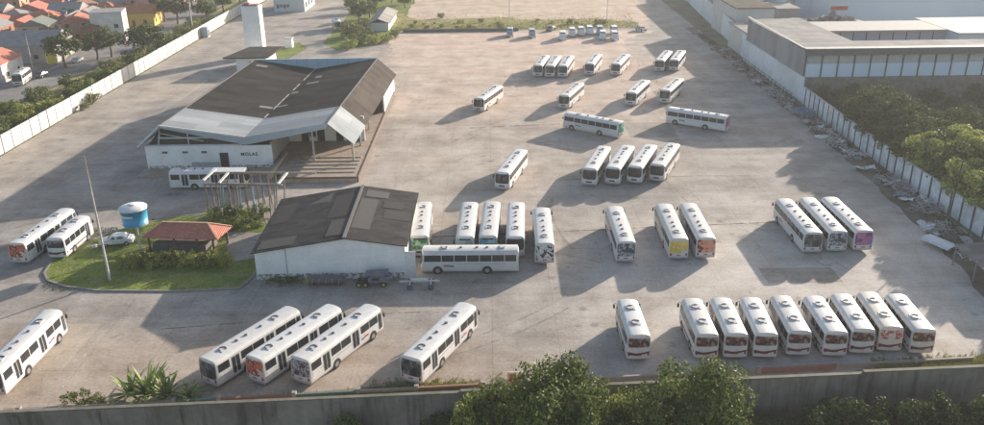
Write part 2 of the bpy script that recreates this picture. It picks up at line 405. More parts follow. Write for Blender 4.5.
def end_panel(L, W, sgn, x0, x1, z0, z1, off=.015, round_=.12, nx=9, nz=6):
    mb = MB(); y = sgn*(L/2); vs = []
    for j in range(nz):
        t = j/(nz-1); z = z0+(z1-z0)*t
        r = round_*(1-min(1, min(t, 1-t)*4))**1.5
        for i in range(nx):
            x = x0+r+(x1-x0-2*r)*i/(nx-1)
            p = warp(x, y, z, L, W); vs.append((p[0], p[1]+sgn*off, p[2]))
    fs = []
    for j in range(nz-1):
        for i in range(nx-1):
            q = (j*nx+i, j*nx+i+1, (j+1)*nx+i+1, (j+1)*nx+i)
            fs.append(q if sgn < 0 else q[::-1])
    mb.add(vs, fs, 0, True); return mb
def side_panel(L, W, side, y0, y1, z0, z1, off=.012, mb=None, mi=0):
    mb = mb or MB(); ny = 3; nz = 3; vs = []; r = .05
    for j in range(nz):
        z = z0+(z1-z0)*j/(nz-1)
        for i in range(ny):
            y = y0+(y1-y0)*i/(ny-1)
            p = warp(side*(half_w(z, W)), y, z, L, W); vs.append((p[0]+side*off, p[1], p[2]))
    fs = []
    for j in range(nz-1):
        for i in range(ny-1):
            q = (j*ny+i, j*ny+i+1, (j+1)*ny+i+1, (j+1)*ny+i)
            fs.append(q if side > 0 else q[::-1])
    mb.add(vs, fs, mi, False); return mb
def wheel(root, side, y, W, r=.5):
    w = MB(); x0 = side*(W/2-.3); x1 = side*(W/2-.005+.02)
    w.tube([(x0, y, r), (x1-side*.03, y, r), (x1, y, r)], [r, r, r*.92], 22, 0)
    o = w.build('wheel', rubber, root)
    rm = MB(); rm.tube([(x1-side*.02, y, r), (x1+side*.012, y, r)], [r*.62, r*.55], 14, 0)
    rm.build('rim', rimm, o)
def arch(L, W, side, y, r=.62):
    mb = MB(); n = 14; x = side*(W/2+.008)
    pts = [(x, y+r*math.cos(math.pi*k/n), .5+r*math.sin(math.pi*k/n)) for k in range(n+1)]+[(x, y-r, .34), (x, y+r, .34)]
    mb.add(pts, [tuple(range(len(pts)))], 0); return mb
def make_bus(name, L, W, style, rear='dark', front=None, paint=None):
    paint = paint or white_paint
    root = empty(name); e = L/2
    bus_body(L, W).build('body', paint, root)
    # front
    end_panel(L, W, 1, -W*.46, W*.46, 1.25, 2.72, .015, .14).build('windscreen', front or glass2, root)
    wp = MB()
    for sx in (-.35, .35):
        a = warp(sx, e, 1.28, L, W); b_ = warp(sx+.4, e, 1.9, L, W)
        wp.beam((a[0], a[1]+.04, a[2]), (b_[0], b_[1]+.04, b_[2]), .025)
    wp.build('wiper', blackp, root)
    ds = end_panel(L, W, 1, -.75, .75, 2.5, 2.7, .03, .02, 5, 3); ds.build('destination_sign', blackp, root)
    bb = MB(); bb.v, bb.f, bb.mi, bb.sm = [], [], [], []
    end_panel(L, W, 1, -W*.47, W*.47, .38, .62, .05, .02).build('bumper', skirt_grey, root)
    end_panel(L, W, 1, -.5, .5, .72, .98, .02, .03, 5, 3).build('grille', blackp, root)
    for s in (-1, 1):
        end_panel(L, W, 1, min(s*.75, s*1.08), max(s*.75, s*1.08), .68, .9, .02, .05, 4, 4).build('headlight', clearl, root)
    # rear
    end_panel(L, W, -1, -W*.46, W*.46, 1.05 if style == 'city' else 1.65, 2.76 if style == 'city' else 2.66, .015, .1).build('rear_window', ADS[rear], root)
    end_panel(L, W, -1, -W*.47, W*.47, .38, .6, .05, .02).build('bumper', skirt_grey if style == 'city' else paint, root)
    for s in (-1, 1):
        end_panel(L, W, -1, min(s*.88, s*1.12), max(s*.88, s*1.12), .68, 1.0, .02, .03, 3, 3).build('tail_light', redl, root)
    end_panel(L, W, -1, -.28, .28, .7, .85, .02, .0, 3, 2).build('number_plate', M('plate', (.5,.1,.08), .5), root)
    if style == 'midi':     # swoosh
        mb = MB(); n = 16; vs = []
        for i in range(n+1):
            t = i/n; x = -W*.47+W*.94*t; zc = .86+.42*abs(t-.35)**1.3; hw = .16-.07*t
            for z in (zc-hw, zc+hw):
                p = warp(x, -e, z, L, W); vs.append((p[0], p[1]-.022, p[2]))
        mb.add(vs, [(2*i, 2*i+2, 2*i+3, 2*i+1) for i in range(n)]); mb.build('stripe', redstripe, root)
    # sides
    zb, zt = 1.72, 2.56
    def win(side, y0, y1): side_panel(L, W, side, y0, y1, zb, zt).build('window', glass, root)
    def door(y0, y1):
        dmb = side_panel(L, W, 1, y0, y1, .42, 2.62, .01); d = dmb.build('door', skirt_grey, root)
        mid = (y0+y1)/2
        side_panel(L, W, 1, y0+.08, mid-.06, .75, 2.5, .02).build('door_glass', glass, d)
        side_panel(L, W, 1, mid+.06, y1-.08, .75, 2.5, .02).build('door_glass', glass, d)
    if style == 'city':
        for y0, y1 in ((.35,1.8),(3.35,4.85),(4.95,6.45),(8.15,9.55),(9.65,11.0)): win(1, -e+y0, -e+y1)
        for y0, y1 in ((2.05,3.15),(6.7,7.85),(11.15,12.05)): door(-e+y0, -e+y1)
        for k in range(7): win(-1, -e+.35+k*1.55, -e+1.8+k*1.55)
        win(-1, e-1.25, e-.4)
        ax = (e-2.2, e-8.3)
        st = MB(); side_panel(L, W, 1, -e+.3, e-.5, 1.38, 1.44, .006, st); side_panel(L, W, -1, -e+.3, e-.5, 1.38, 1.44, .006, st)
        st.build('side_stripe', M('grey_blue_stripe', (.25,.28,.35), .5), root)
        for sd in (-1, 1):
            dc = MB(); side_panel(L, W, sd, e-3.65, e-2.95, 1.05, 1.28, .009, dc, 0); side_panel(L, W, sd, e-4.2, e-3.65, .98, 1.2, .009, dc, 1)
            dc.build('side_decal', [M('decal_red', (.4,.08,.1), .5), M('decal_blue', (.1,.12,.3), .5)], root)
        hat = ((-e+2.2), (e-3.0)); vts = (-.9, 1.1, -e+4.0)
        big = .42
    else:
        for k in range(4): win(1, -e+.35+k*1.35, -e+1.6+k*1.35)
        door(e-2.3, e-1.2) if L > 7 else None
        for k in range(5): win(-1, -e+.35+k*1.3, -e+1.55+k*1.3)
        win(-1, e-1.15, e-.4)
        ax = (e-1.9, -e+2.2)
        st = MB()
        side_panel(L, W, 1, -e+.3, e-.5, .8, 1.0, .006, st); side_panel(L, W, -1, -e+.3, e-.5, .8, 1.0, .006, st)
        st.build('side_stripe', redstripe, root)
        hat = (-e+2.6, e-2.3); vts = (); big = .5
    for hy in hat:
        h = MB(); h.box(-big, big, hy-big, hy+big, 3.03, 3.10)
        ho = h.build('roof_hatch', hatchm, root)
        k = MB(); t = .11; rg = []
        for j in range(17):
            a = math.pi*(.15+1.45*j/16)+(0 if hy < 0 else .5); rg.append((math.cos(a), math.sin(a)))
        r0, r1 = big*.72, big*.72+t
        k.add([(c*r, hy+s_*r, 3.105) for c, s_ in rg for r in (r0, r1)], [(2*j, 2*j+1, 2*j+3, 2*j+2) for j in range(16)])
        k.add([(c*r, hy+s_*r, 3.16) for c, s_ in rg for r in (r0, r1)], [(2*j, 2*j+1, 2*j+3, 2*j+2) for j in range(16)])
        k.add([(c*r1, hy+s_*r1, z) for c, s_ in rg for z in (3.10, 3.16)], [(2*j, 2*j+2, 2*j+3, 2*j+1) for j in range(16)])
        k.build('hatch_shade_ring', ventm, ho)  # dark arc standing in for the shade of the raised hatch
    for vy in vts:
        MB().cyl((0, vy, 3.03), .2, .14, 12, r2=.16).build('roof_vent', ventm, root)
    for s in (-1, 1):
        for wyy in ax:
            arch(L, W, s, wyy).build('wheel_arch', blackp, root)
            wheel(root, s, wyy, W)
        mm = MB(); a = warp(s*W/2*.95, e-.15, 2.5, L, W)
        a = (a[0], a[1], a[2]); my = a[1]+.12
        mm.tube([a, (s*(W/2+.12), my, 2.58), (s*(W/2+.17), my, 2.4)], .03, 6)
        mm.box(s*(W/2+.17)-.1, s*(W/2+.17)+.1, my-.04, my+.03, 1.95, 2.42)
        mm.build('mirror', blackp, root)
    return root
city = make_bus('city_bus', 12.3, 2.5, 'city')
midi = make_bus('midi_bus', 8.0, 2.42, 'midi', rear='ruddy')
used = {'city': False, 'midi': False}
def place_bus(near, far, front_far, label, kind='city', rear=None, paint=None, group=None, screen=None, nudge=(0,0), Lm=None):
    """near / far: photo pixels of the middle of the roof's near and far edge"""
    a, b = at(*near, 2.88), at(*far, 2.88)
    d = b-a; d.z = 0; d.normalize()
    if not front_far: d = -d
    L = {'city': 12.3, 'midi': 8.0}[kind]
    c = (a+b)/2
    src = {'city': city, 'midi': midi}[kind]
    if not used[kind]: o = src; used[kind] = True
    else: o = copy_tree(src)
    # a per-bus advert / paint: its own copy of that mesh
    for ch in list(o.children):
        kn = ch.name.split('.')[0]
        if kn == 'rear_window' and rear:
            ch.data = ch.data.copy(); ch.data.materials[0] = ADS[rear]
        if kn == 'windscreen' and screen:
            ch.data = ch.data.copy(); ch.data.materials[0] = ADS[screen]
        if kn == 'body' and paint:
            ch.data = ch.data.copy(); ch.data.materials[0] = paint
    o.location = (c.x+nudge[0], c.y+nudge[1], .016); o.rotation_euler = (0, 0, math.atan2(-d.x, d.y))
    tag(o, label, 'bus', group)
    return o
protos = {}
def default_rear(o): pass
GF = 'city buses parked in the front row at the left'
GM = 'white midi buses parked side by side along the front wall'
GC = 'buses parked around the middle of the yard'
GB = 'buses standing in the back half of the yard'
C = place_bus
# first of each kind must keep the plain materials, so it is a plain one
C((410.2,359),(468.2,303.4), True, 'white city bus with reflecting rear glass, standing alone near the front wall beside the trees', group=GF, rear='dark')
C((206,361),(294.1,307.6), True, 'white city bus with plain dark rear glass, leftmost of the three parked side by side', group=GF)
C((251.6,359.8),(336.5,304.7), True, 'white city bus with red rear advert, middle one of three side by side', group=GF, rear='orange')
C((298.2,360),(374.7,304.7), True, 'white city bus with purple photo rear advert, rightmost of three side by side', group=GF, rear='photo')
C((-9,369),(50.6,312), True, 'white city bus cut by the left photo edge, near the front wall', group=GF)
C((15.2,244.5),(68,208.4), True, 'long white city bus with an orange red rear advert beside the grass island', group=GF, rear='orange')
C((54,239.2),(82.8,216), True, 'shorter white bus with grey rear glass and red side marks, nosing the grass island', kind='midi', group=GF, rear='dark')
C((419.4,236.4),(423.3,203.4), False, 'white bus with a green front beside the grey roofed warehouse', group=GC, screen='green')
C((464.8,237.8),(469.6,203), False, 'white bus with a pale green front, behind the left half of the crosswise bus', group=GC, screen='pale')
C((487.8,237.2),(492,202.4), False, 'white bus with a bright blue front, behind the middle of the crosswise bus', group=GC, screen='teal')
C((515.2,238.2),(516.2,203), False, 'white bus with a black front, behind the right end of the crosswise bus', group=GC)
C((544.8,243.3),(541.5,208.8), True, 'white bus with a black and white rear, just right of the crosswise bus', group=GC, rear='white')
z_ = C((519.6,248.5),(419.8,249.2), True, 'long white bus standing crosswise in front of the row of five, driver side showing', group=GC)
C((626.6,242.6),(613.9,206.7), True, 'white bus with a dark picture rear, alone left of the yellow backed bus', group=GC, rear='collage')
C((679.3,239.2),(663.5,204.7), True, 'white bus with a yellow and light blue rear advert', group=GC, rear='yellow')
C((706.7,238.9),(687.6,203.6), True, 'white bus with a salmon red rear advert beside the yellow backed bus', group=GC, rear='salmon')
C((814.3,233.7),(783,199), True, 'white bus with grey rear glass, leftmost of three near the right wall', group=GC, rear='dark')
C((839.3,232.5),(806.5,197.8), True, 'white bus with a dark collage rear, middle of the three near the right wall', group=GC, rear='collage')
C((865.8,232.3),(828,197), True, 'white bus with magenta rear advert, rightmost of three near the right wall', group=GC, rear='magenta')
mid = [((639.3,335.7),(626.9,300.1),'white midi bus standing apart, left of the row of eight'),
 ((707.9,335.7),(690.9,298.4),'white midi bus at the left end of the row of eight'),
 ((737.2,335),(719.8,297.7),'white midi bus, second from the left in the row of eight'),
 ((767.4,335),(749.4,297.3),'white midi bus, third from the left in the row of eight'),
 ((801.1,332.9),(779.5,295.2),'white midi bus, fourth from the left in the row of eight'),
 ((837.7,333.1),(812.1,296),'white midi bus, fourth from the right in the row of eight'),
 ((865.1,331.1),(839.9,293.4),'white midi bus directly left of the cream one'),
 ((892.4,327.6),(866.9,292.7),'cream midi bus with painted over rear, second from right in the row of eight'),
 ((924.9,330.2),(894.7,294.5),'white midi bus at the right end of the row of eight')]
for n_, f_, l_ in mid:
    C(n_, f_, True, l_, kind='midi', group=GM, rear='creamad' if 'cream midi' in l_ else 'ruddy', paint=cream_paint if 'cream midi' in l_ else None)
C((502.4,172.8),(520,150.6), False, 'white bus facing the camera, alone above the row of five', group=GB)
four = [((589.7,169.1),(603.8,147.2)),((612.5,168.6),(627.9,146)),((634.7,167.5),(650.5,145.1)),((657.1,165.6),(673.1,143.8))]
for (n_, f_), w in zip(four, ('leftmost','second from the left','third from the left','rightmost')):
    C(n_, f_, False, 'white bus facing the camera, %s of the tight row of four' % w, group=GB)
C((478.7,98.8),(497.4,85.9), False, 'white bus facing the camera, furthest left on the sunlit back yard', group=GB)
C((563.3,96.5),(579.5,82.7), False, 'white bus facing the camera just behind the crosswise bus with the green rear', group=GB)
C((617,122),(570.2,113.5), True, 'white bus standing crosswise with a green rear, in mid yard', group=GB, rear='mint')
C((725.9,116.5),(670.6,108.2), True, 'white bus standing crosswise with a magenta rear, near the shaded right lane', group=GB, rear='magenta')
C((630.6,93.4),(645.3,80.3), False, 'white bus facing the camera, left one of the pair above the right crosswise bus', group=GB)
C((664.7,91),(678.8,78.6), False, 'white bus facing the camera, right one of the pair above the right crosswise bus', group=GB)
C((659,61.2),(668.3,50.8), False, 'white bus, left one of the two side by side in the far shaded corner', group=GB)
C((673.2,61.2),(682,50.1), False, 'white bus, right one of the two side by side in the far shaded corner', group=GB)
for (n_, f_), w in zip([((537.1,66.4),(545.3,55)),((549.1,66.9),(557.3,55.4)),((562,66.9),(570,55.5))], ('left','middle','right')):
    C(n_, f_, False, 'white bus facing the camera, %s one of the far tight row of three' % w, group=GB)
C((589,64.6),(597.5,53.9), False, 'white bus just right of the far tight row of three', group=GB)
C((615.3,64.6),(625.4,54.4), False, 'white bus second to the right of the far tight row of three', group=GB)
C((168.5,170.5),(249,169.5), True, 'white city bus parked along the workshop front, partly behind the steel frame', group=GB)
C((337.7,22.8),(334.8,17.5), False, 'small white bus driving on the access road at the top of the photo', kind='midi')
C((11,78),(29,65), False, 'white bus on the street outside the long white wall', kind='midi', rear='dark')
# ------------------------------------------------------------------ light
SUN_EL, SUN_AZ = 14.5, 43.0
w = bpy.data.worlds.new('World'); scn.world = w; w.use_nodes = True
nt = w.node_tree; bg = nt.nodes['Background']
sky = nt.nodes.new('ShaderNodeTexSky'); sky.sky_type = 'NISHITA'; sky.sun_disc = False
sky.sun_elevation = R(SUN_EL); sky.sun_rotation = R(SUN_AZ); sky.altitude = 50; sky.air_density = 1.0; sky.dust_density = 2.0
nt.links.new(sky.outputs[0], bg.inputs[0]); bg.inputs[1].default_value = .105
sl = bpy.data.lights.new('sun', 'SUN'); sl.energy = 4.9; sl.angle = R(.6); sl.color = (1, .88, .76)
so = bpy.data.objects.new('sun', sl); COL.objects.link(so)
sd = Vector((math.sin(R(SUN_AZ))*math.cos(R(SUN_EL)), math.cos(R(SUN_AZ))*math.cos(R(SUN_EL)), math.sin(R(SUN_EL))))
so.rotation_euler = sd.to_track_quat('Z', 'Y').to_euler()
scn.view_settings.view_transform = 'Standard'; scn.view_settings.look = 'None'
scn.view_settings.exposure = 1.0; scn.view_settings.gamma = 1; scn.view_settings.use_curve_mapping = False

def P3(x, y, z): return (x, y, z)
# ------------------------------------------------------------------ workshop with butterfly roof
sheetA = corrugated('old_dark_roof_sheets', (.024,.024,.024), (.042,.041,.040), 1.2, 1, patch=.12)
sheetB = corrugated('brown_roof_sheets', (.055,.047,.043), (.08,.068,.06), 1.2, 0, patch=.12)
lightm = corrugated('pale_metal_sheets', (.27,.30,.32), (.34,.37,.39), 1.5, 1, patch=.08)
blueg = M('blue_grey_fascia', (.36,.42,.46), .6, col2=(.31,.37,.42), scale=.4)
lblue = M('light_blue_paint', (.33,.48,.60), .7, col2=(.40,.52,.61), scale=.5, fine=3)
darki = M('dark_interior', (.05,.05,.052), .9)
brownc = M('brown_dock_concrete', (.27,.2,.15), .85, col2=(.36,.3,.24), scale=.5, bmp=.3, fine=4)
A = empty('workshop_building', (-40,132,0), 0, 'long low workshop with a dark butterfly roof, pale front edge and white front wall', 'workshop')
def LA(p): return (p[0]+40, p[1]-132, p[2])     # world -> local of the workshop
yf, ym, yb = 131.8, 142.5, 183.0
fr = {'eL':(-58.8,4.3),'rL':(-54.6,7.9),'v':(-40.8,5.8),'rR':(-27.0,7.95),'eR':(-22.8,4.3)}
bk = {'eL':(-56.6,4.3),'rL':(-52.2,7.9),'v':(-38.8,5.8),'rR':(-25.0,7.9),'eR':(-21.0,4.3)}
def ap(k, y, dz=0):
    t = (y-yf)/(yb-yf); return LA((fr[k][0]+(bk[k][0]-fr[k][0])*t, y, fr[k][1]+(bk[k][1]-fr[k][1])*t+dz))
def roofslab(mb, a, b, c, d, t=.12, mi=0):
    pts = [Vector(p) for p in (a,b,c,d)]; dn = Vector((0,0,-t))
    vs = pts+[p+dn for p in pts]
    mb.add(vs, [(0,1,2,3),(7,6,5,4),(0,4,5,1),(1,5,6,2),(2,6,7,3),(3,7,4,0)], mi)
ks = ['eL','rL','v','rR','eR']
dk = MB(); lt = MB(); br_ = MB()
for a_, b_ in zip(ks[:3], ks[1:4]):
    roofslab(dk, ap(a_,ym), ap(b_,ym), ap(b_,yb), ap(a_,yb))
roofslab(br_, ap('rR',ym), ap('eR',ym), ap('eR',yb), ap('rR',yb))
for a_, b_ in zip(ks[:4], ks[1:]):
    roofslab(lt, ap(a_,yf,.03), ap(b_,yf,.03), ap(b_,ym+.3,.03), ap(a_,ym+.3,.03))
rf = dk.build('roof', sheetA, A)
br_.build('roof', sheetB, A, 'brown right hand roof slope')
lt.build('roof', lightm, A, 'pale metal front strip of the roof')
# skylight sheets and valley gutter
sk = MB()
def on_roof(k1, k2, s, y, dz=.06):
    a, b = Vector(ap(k1, y)), Vector(ap(k2, y)); p = a+(b-a)*s; p.z += dz; return p
for (k1,k2,s0,s1,y0,y1) in (('rL','v',.12,.3,178,179.4),('v','rR',.02,.12,160,161.5),('v','rR',.12,.3,167,168.3),('v','rR',.0,.16,150,151),('rL','v',.8,.97,149,150.2),('v','rR',.16,.26,172,174)):
    sk.quad(on_roof(k1,k2,s0,y0), on_roof(k1,k2,s1,y0), on_roof(k1,k2,s1,y1), on_roof(k1,k2,s0,y1))
sk.build('skylight_sheet', M('pale_skylight', (.2,.2,.19), .9), rf)
gt = MB()
for i in range(14):
    y0 = ym+.5+i*2.85; 
    if random.random() < .75: gt.beam(on_roof('v','rR',0,y0,.1), on_roof('v','rR',0,y0+2.5,.1), .22, .08)
gt.build('valley_gutter', M('pale_gutter', (.3,.3,.29), .8), rf)
tr = MB()
for k in ('rL','rR'): tr.beam(on_roof(k,k,0,yf,.08), on_roof(k,k,0,yb,.08), .25, .1)
tr.build('ridge_cap', M('ridge_sheet', (.14,.14,.14), .8), rf)
# fascia round the front
fa = MB()
def fasc(k1, k2, d1, d2):
    a, b = Vector(ap(k1, yf-.06, .06)), Vector(ap(k2, yf-.06, .06))
    fa.add([a, b, b-Vector((0,0,d2)), a-Vector((0,0,d1)), a+Vector((0,.1,0)), b+Vector((0,.1,0)), b+Vector((0,.1,-d2)), a+Vector((0,.1,-d1))],
           [(0,1,2,3),(7,6,5,4),(0,4,5,1),(3,2,6,7)])
fasc('rL','v',.45,1.4); fasc('v','rR',1.4,.9); fasc('eL','rL',.35,.45)
fa.build('fascia', blueg, A)
wf = MB()
for k1, k2 in (('eL','rL'),('rL','v')): wf.beam(Vector(ap(k1,yf-.2,.08)), Vector(ap(k2,yf-.2,.08)), .16, .25)
wf.build('verge_trim', M('trim_white', (.7,.71,.72), .6), A)
# walls
def wbox(x0,x1,y0,y1,z0,z1,mb=None):
    mb = mb or MB(); mb.box(x0+40,x1+40,y0-132,y1-132,z0,z1); return mb
fw = wbox(-58.0,-36.8,132.5,132.8,0,4.15); fwall = fw.build('wall', white_wall, A, 'white front wall with a door and lettering')
wbox(-58.0,-57.7,132.8,182.7,0,4.1).build('wall', white_wall, A)
wbox(-37.1,-36.8,132.8,145,0,4.6).build('wall', M('grey_render', (.42,.41,.38), .85), A)
wbox(-37.1,-23.0,145,145.3,0,5.4).build('wall', white_wall, A, 'recessed white wall behind the dock')
wbox(-21.9,-21.6,164,182.7,0,4.0).build('wall', white_wall, A)
bw = MB()
bw.add([ap('rL',yb), ap('v',yb), ap('rR',yb), LA((fr['rR'][0]+2,yb,8.0)), LA((bk['rL'][0],yb,8.0))],[(0,1,2,3,4)])
bw.add([Vector(LA((bk['rL'][0],yb+.02,8.05))), Vector(LA((bk['rR'][0],yb+.02,8.05))), Vector(LA((bk['rR'][0],yb+.3,8.05))), Vector(LA((bk['rL'][0],yb+.3,8.05)))],[(0,1,2,3)])
wbox(bk['rL'][0], bk['rR'][0], yb+.05, yb+.3, 4.0, 8.0, bw)
bw.build('parapet', lblue, A, 'light blue back parapet rising above the valley')
pj = MB()
for i in range(1, 12): 
    x = bk['rL'][0]+i*2.3; wbox(x-.03,x+.03,yb-.03,yb+.0,6,8.02,pj)
pj.build('parapet_joint', M('joint_grey', (.25,.3,.34), .8), A)
# gable opening over the left wall
go = MB(); 
go.add([LA((-57.5,132.9,4.2)), LA((-41.5,132.9,4.2)), LA((-41.5,132.9,5.6)), LA((-54.6,132.9,7.6))], [(0,1,2,3)])
go.build('gable_opening', darki, A)
gb = MB()
gb.beam(LA((-55.5,132.55,5.6)), LA((-46,132.55,5.6)), .3, .22); gb.beam(LA((-55.6,132.5,4.2)), LA((-55.0,132.5,7.3)), .18)
gb.beam(LA((-50.5,132.5,4.2)), LA((-50.5,132.5,6.6)), .14); gb.beam(LA((-57.9,132.55,4.3)), LA((-41.6,132.55,4.3)), .2, .25)
gb.beam(LA((-55.0,132.5,6.4)), LA((-48,132.5,5.0)), .12)
gb.build('gable_frame', M('frame_offwhite', (.55,.57,.58), .6), A)
d_ = wbox(-45.6,-44.2,132.42,132.5,0,2.9); d_.build('door', M('black_door', (.02,.02,.025), .5), fwall)
ex = MB(); wbox(-50.5,-45.8,132.40,132.5,0,1.3,ex); ex.build('painted_patch', M('grey_patch', (.4,.43,.45), .8), fwall)
# dock
dkm = wbox(-34.2,-21.6,125.4,164,0,.85); wbox(-58.5,-34.2,128.5,132.5,0,.25,dkm); wbox(-36.8,-34.2,128.5,150,0,.85,dkm)
dock = dkm.build('loading_dock', brownc, A)
de = MB(); wbox(-21.6,-21.4,125.3,181,0,.95,de); wbox(-34.2,-21.4,125.2,125.4,.7,.95,de); de.build('dock_edge', M('dark_brown_kerb', (.13,.09,.07), .8), A)
rp = MB()
for k in range(5): wbox(-33.4+.3*k,-22.3,127.6+k*1.9,127.9+k*1.9,.85,1.0,rp)
wbox(-36.0,-35.6,126,138,.4,1.3,rp)
rp.build('dock_rail', M('pale_kerb', (.42,.37,.3), .8), A)
# things inside the bay: columns, doors
for x, y in ((-30,133.5),(-23.4,133.5),(-23.4,142),(-23.2,152)): MB().box(x+40-.15,x+40+.15,y-132-.15,y-132+.15,.85,4.6+(.0 if x>-25 else 2.4)).build('column', steel, A)
for k, x in enumerate((-34.5,-31.6,-28.2,-25.2)):
    wbox(x,x+1.3,144.9,144.99,.85,3.2).build('door', darki, A)
wn = wbox(-33,-31.9,144.9,144.99,1.7,2.7); wn.build('window', glass, A)
gm = worn('wall_grime', (.3,.28,.25), .5, 2.2)
q = MB(); wbox(-58.0,-45.7,132.46,132.49,.02,.75,q); wbox(-44.1,-36.9,132.46,132.49,.02,.7,q); q.build('grime_stain', gm, fwall)
for x_ in (-55.2,-51.8,-48.6): wbox(x_,x_+.9,132.43,132.49,2.9,3.25).build('vent', M('vent_shadow', (.12,.12,.13), .8), fwall)
# lettering on the wall
def text(body, loc, size, mat, parent=None, rot=(R(90),0,0), ext=.02, name='lettering'):
    c = bpy.data.curves.new(name, 'FONT'); c.body = body; c.size = size; c.extrude = ext; c.align_x = 'CENTER'; c.align_y = 'CENTER'; c.space_character = 1.18; c.offset = .008
    o = bpy.data.objects.new(name, c); COL.objects.link(o); o.location = loc; o.rotation_euler = rot; c.materials.append(mat)
    bpy.context.view_layer.update()
    me = bpy.data.meshes.new_from_object(o); bpy.data.objects.remove(o)
    o = bpy.data.objects.new(name, me); COL.objects.link(o); o.location = loc; o.rotation_euler = rot
    if not me.materials: me.materials.append(mat)
    if parent: o.parent = parent
    return o
_mp = aty(249.2,154.3,132.45); MOX, MOZ = _mp.x+40, _mp.z
text('MOLAS', (MOX, .45, MOZ), .8, M('navy_letter_paint', (.02,.03,.06), .6), fwall, name='lettering')
# ------------------------------------------------------------------ centre warehouse
Cw = empty('warehouse', (-20,91,0), 0, 'low warehouse with patched grey gable roof and blank white front wall', 'warehouse')
def LC(p): return (p[0]+20, p[1]-91, p[2])
roofC = corrugated('patched_grey_roof_sheets', (.038,.039,.041), (.06,.06,.06), 1.0, 1, patch=.35)
f3 = [(-28.9,3.8),(-17.8,5.6),(-10.6,4.5)]; y0, y1 = 91.0, 108.6
wl = MB(); wl.add([LC((f3[0][0],y0,0)), LC((f3[2][0],y0,0)), LC((f3[2][0],y0,f3[2][1]-.1)), LC((f3[1][0],y0,f3[1][1]-.1)), LC((f3[0][0],y0,f3[0][1]-.1)),
   LC((f3[0][0],y0+.25,0)), LC((f3[2][0],y0+.25,0)), LC((f3[2][0],y0+.25,f3[2][1]-.1)), LC((f3[1][0],y0+.25,f3[1][1]-.1)), LC((f3[0][0],y0+.25,f3[0][1]-.1))],
   [(0,1,2,3,4),(9,8,7,6,5),(0,4,9,5),(1,6,7,2)])
fwc = wl.build('wall', white_wall, Cw, 'blank white front wall')
sw = MB(); sw.box(-8.9,-8.65,.25,17.3,0,3.7); sw.build('wall', white_wall, Cw)
sw = MB(); sw.box(9.1,9.35,.25,17.3,0,4.3); sw.build('wall', white_wall, Cw)
sw = MB(); sw.box(-8.65,9.1,17.0,17.3,0,3.7); sw.build('wall', white_wall, Cw)
rr = MB()
ov = .35
roofslab(rr, LC((f3[0][0]-ov,y0-ov,f3[0][1]-.05)), LC((f3[1][0],y0-ov,f3[1][1])), LC((f3[1][0]-.2,y1,f3[1][1])), LC((f3[0][0]-ov-.4,y1,f3[0][1]-.05)))
roofslab(rr, LC((f3[1][0],y0-ov,f3[1][1])), LC((f3[2][0]+ov,y0-ov,f3[2][1]-.05)), LC((f3[2][0]+ov,y1,f3[2][1]-.05)), LC((f3[1][0]-.2,y1,f3[1][1])))
rC = rr.build('roof', roofC, Cw)
patches = MB(); 
def onC(side, s, y, dz=.03):
    a = Vector(LC((f3[1][0]-.1,y,f3[1][1]))); b = Vector(LC((f3[0 if side<0 else 2][0]+(-ov if side<0 else ov),y,f3[0 if side<0 else 2][1]-.05)))
    p = a+(b-a)*s; p.z += dz; return p
pm = [M('newer_roof_sheet', (.075,.078,.08), .9, col2=(.06,.06,.06)), M('older_roof_sheet', (.024,.024,.026), .9), M('mid_roof_sheet', (.062,.062,.06), .9)]
for k, (sd_, s0, s1, ya, yb_) in enumerate(((-1,.35,.7,104.5,108.4),(-1,.03,.3,98,106),(-1,.0,.22,92,97),(1,.05,.35,94,104),(1,.1,.5,104.8,107.2),(1,.5,.95,98,101),(-1,.55,.95,91.2,94),(-1,.75,.98,99,106),(1,.45,.8,101.5,104))):
    q = [onC(sd_,s0,ya,.03+k*.004), onC(sd_,s1,ya,.03+k*.004), onC(sd_,s1,yb_,.03+k*.004), onC(sd_,s0,yb_,.03+k*.004)]
    MB().quad(*q).build('roof_patch', pm[[0,1,2,2,0,1,2,1,1][k]], rC)
rc2 = MB(); rc2.beam(LC((f3[1][0],y0-ov,f3[1][1]+.08)), LC((f3[1][0]-.2,y1,f3[1][1]+.08)), .4, .1); rc2.build('ridge_cap', M('pale_ridge', (.15,.15,.15), .9), rC)
dr = MB(); dr.box(9.35,10.6,-.05,.05,0,3.6); dr.build('door', M('door_white', (.75,.75,.74), .5), Cw, 'white door leaf standing open at the corner')
jn = MB(); jn.beam(LC((-25.1,y0-.03,0)), LC((-25.1,y0-.03,4.3)), .08, .05); jn.build('downpipe', M('pipe_grey', (.35,.35,.36), .6), Cw)
q = MB(); q.box(-8.8,9.2,-.04,-.01,.02,.8); q.build('grime_stain', gm, fwc)
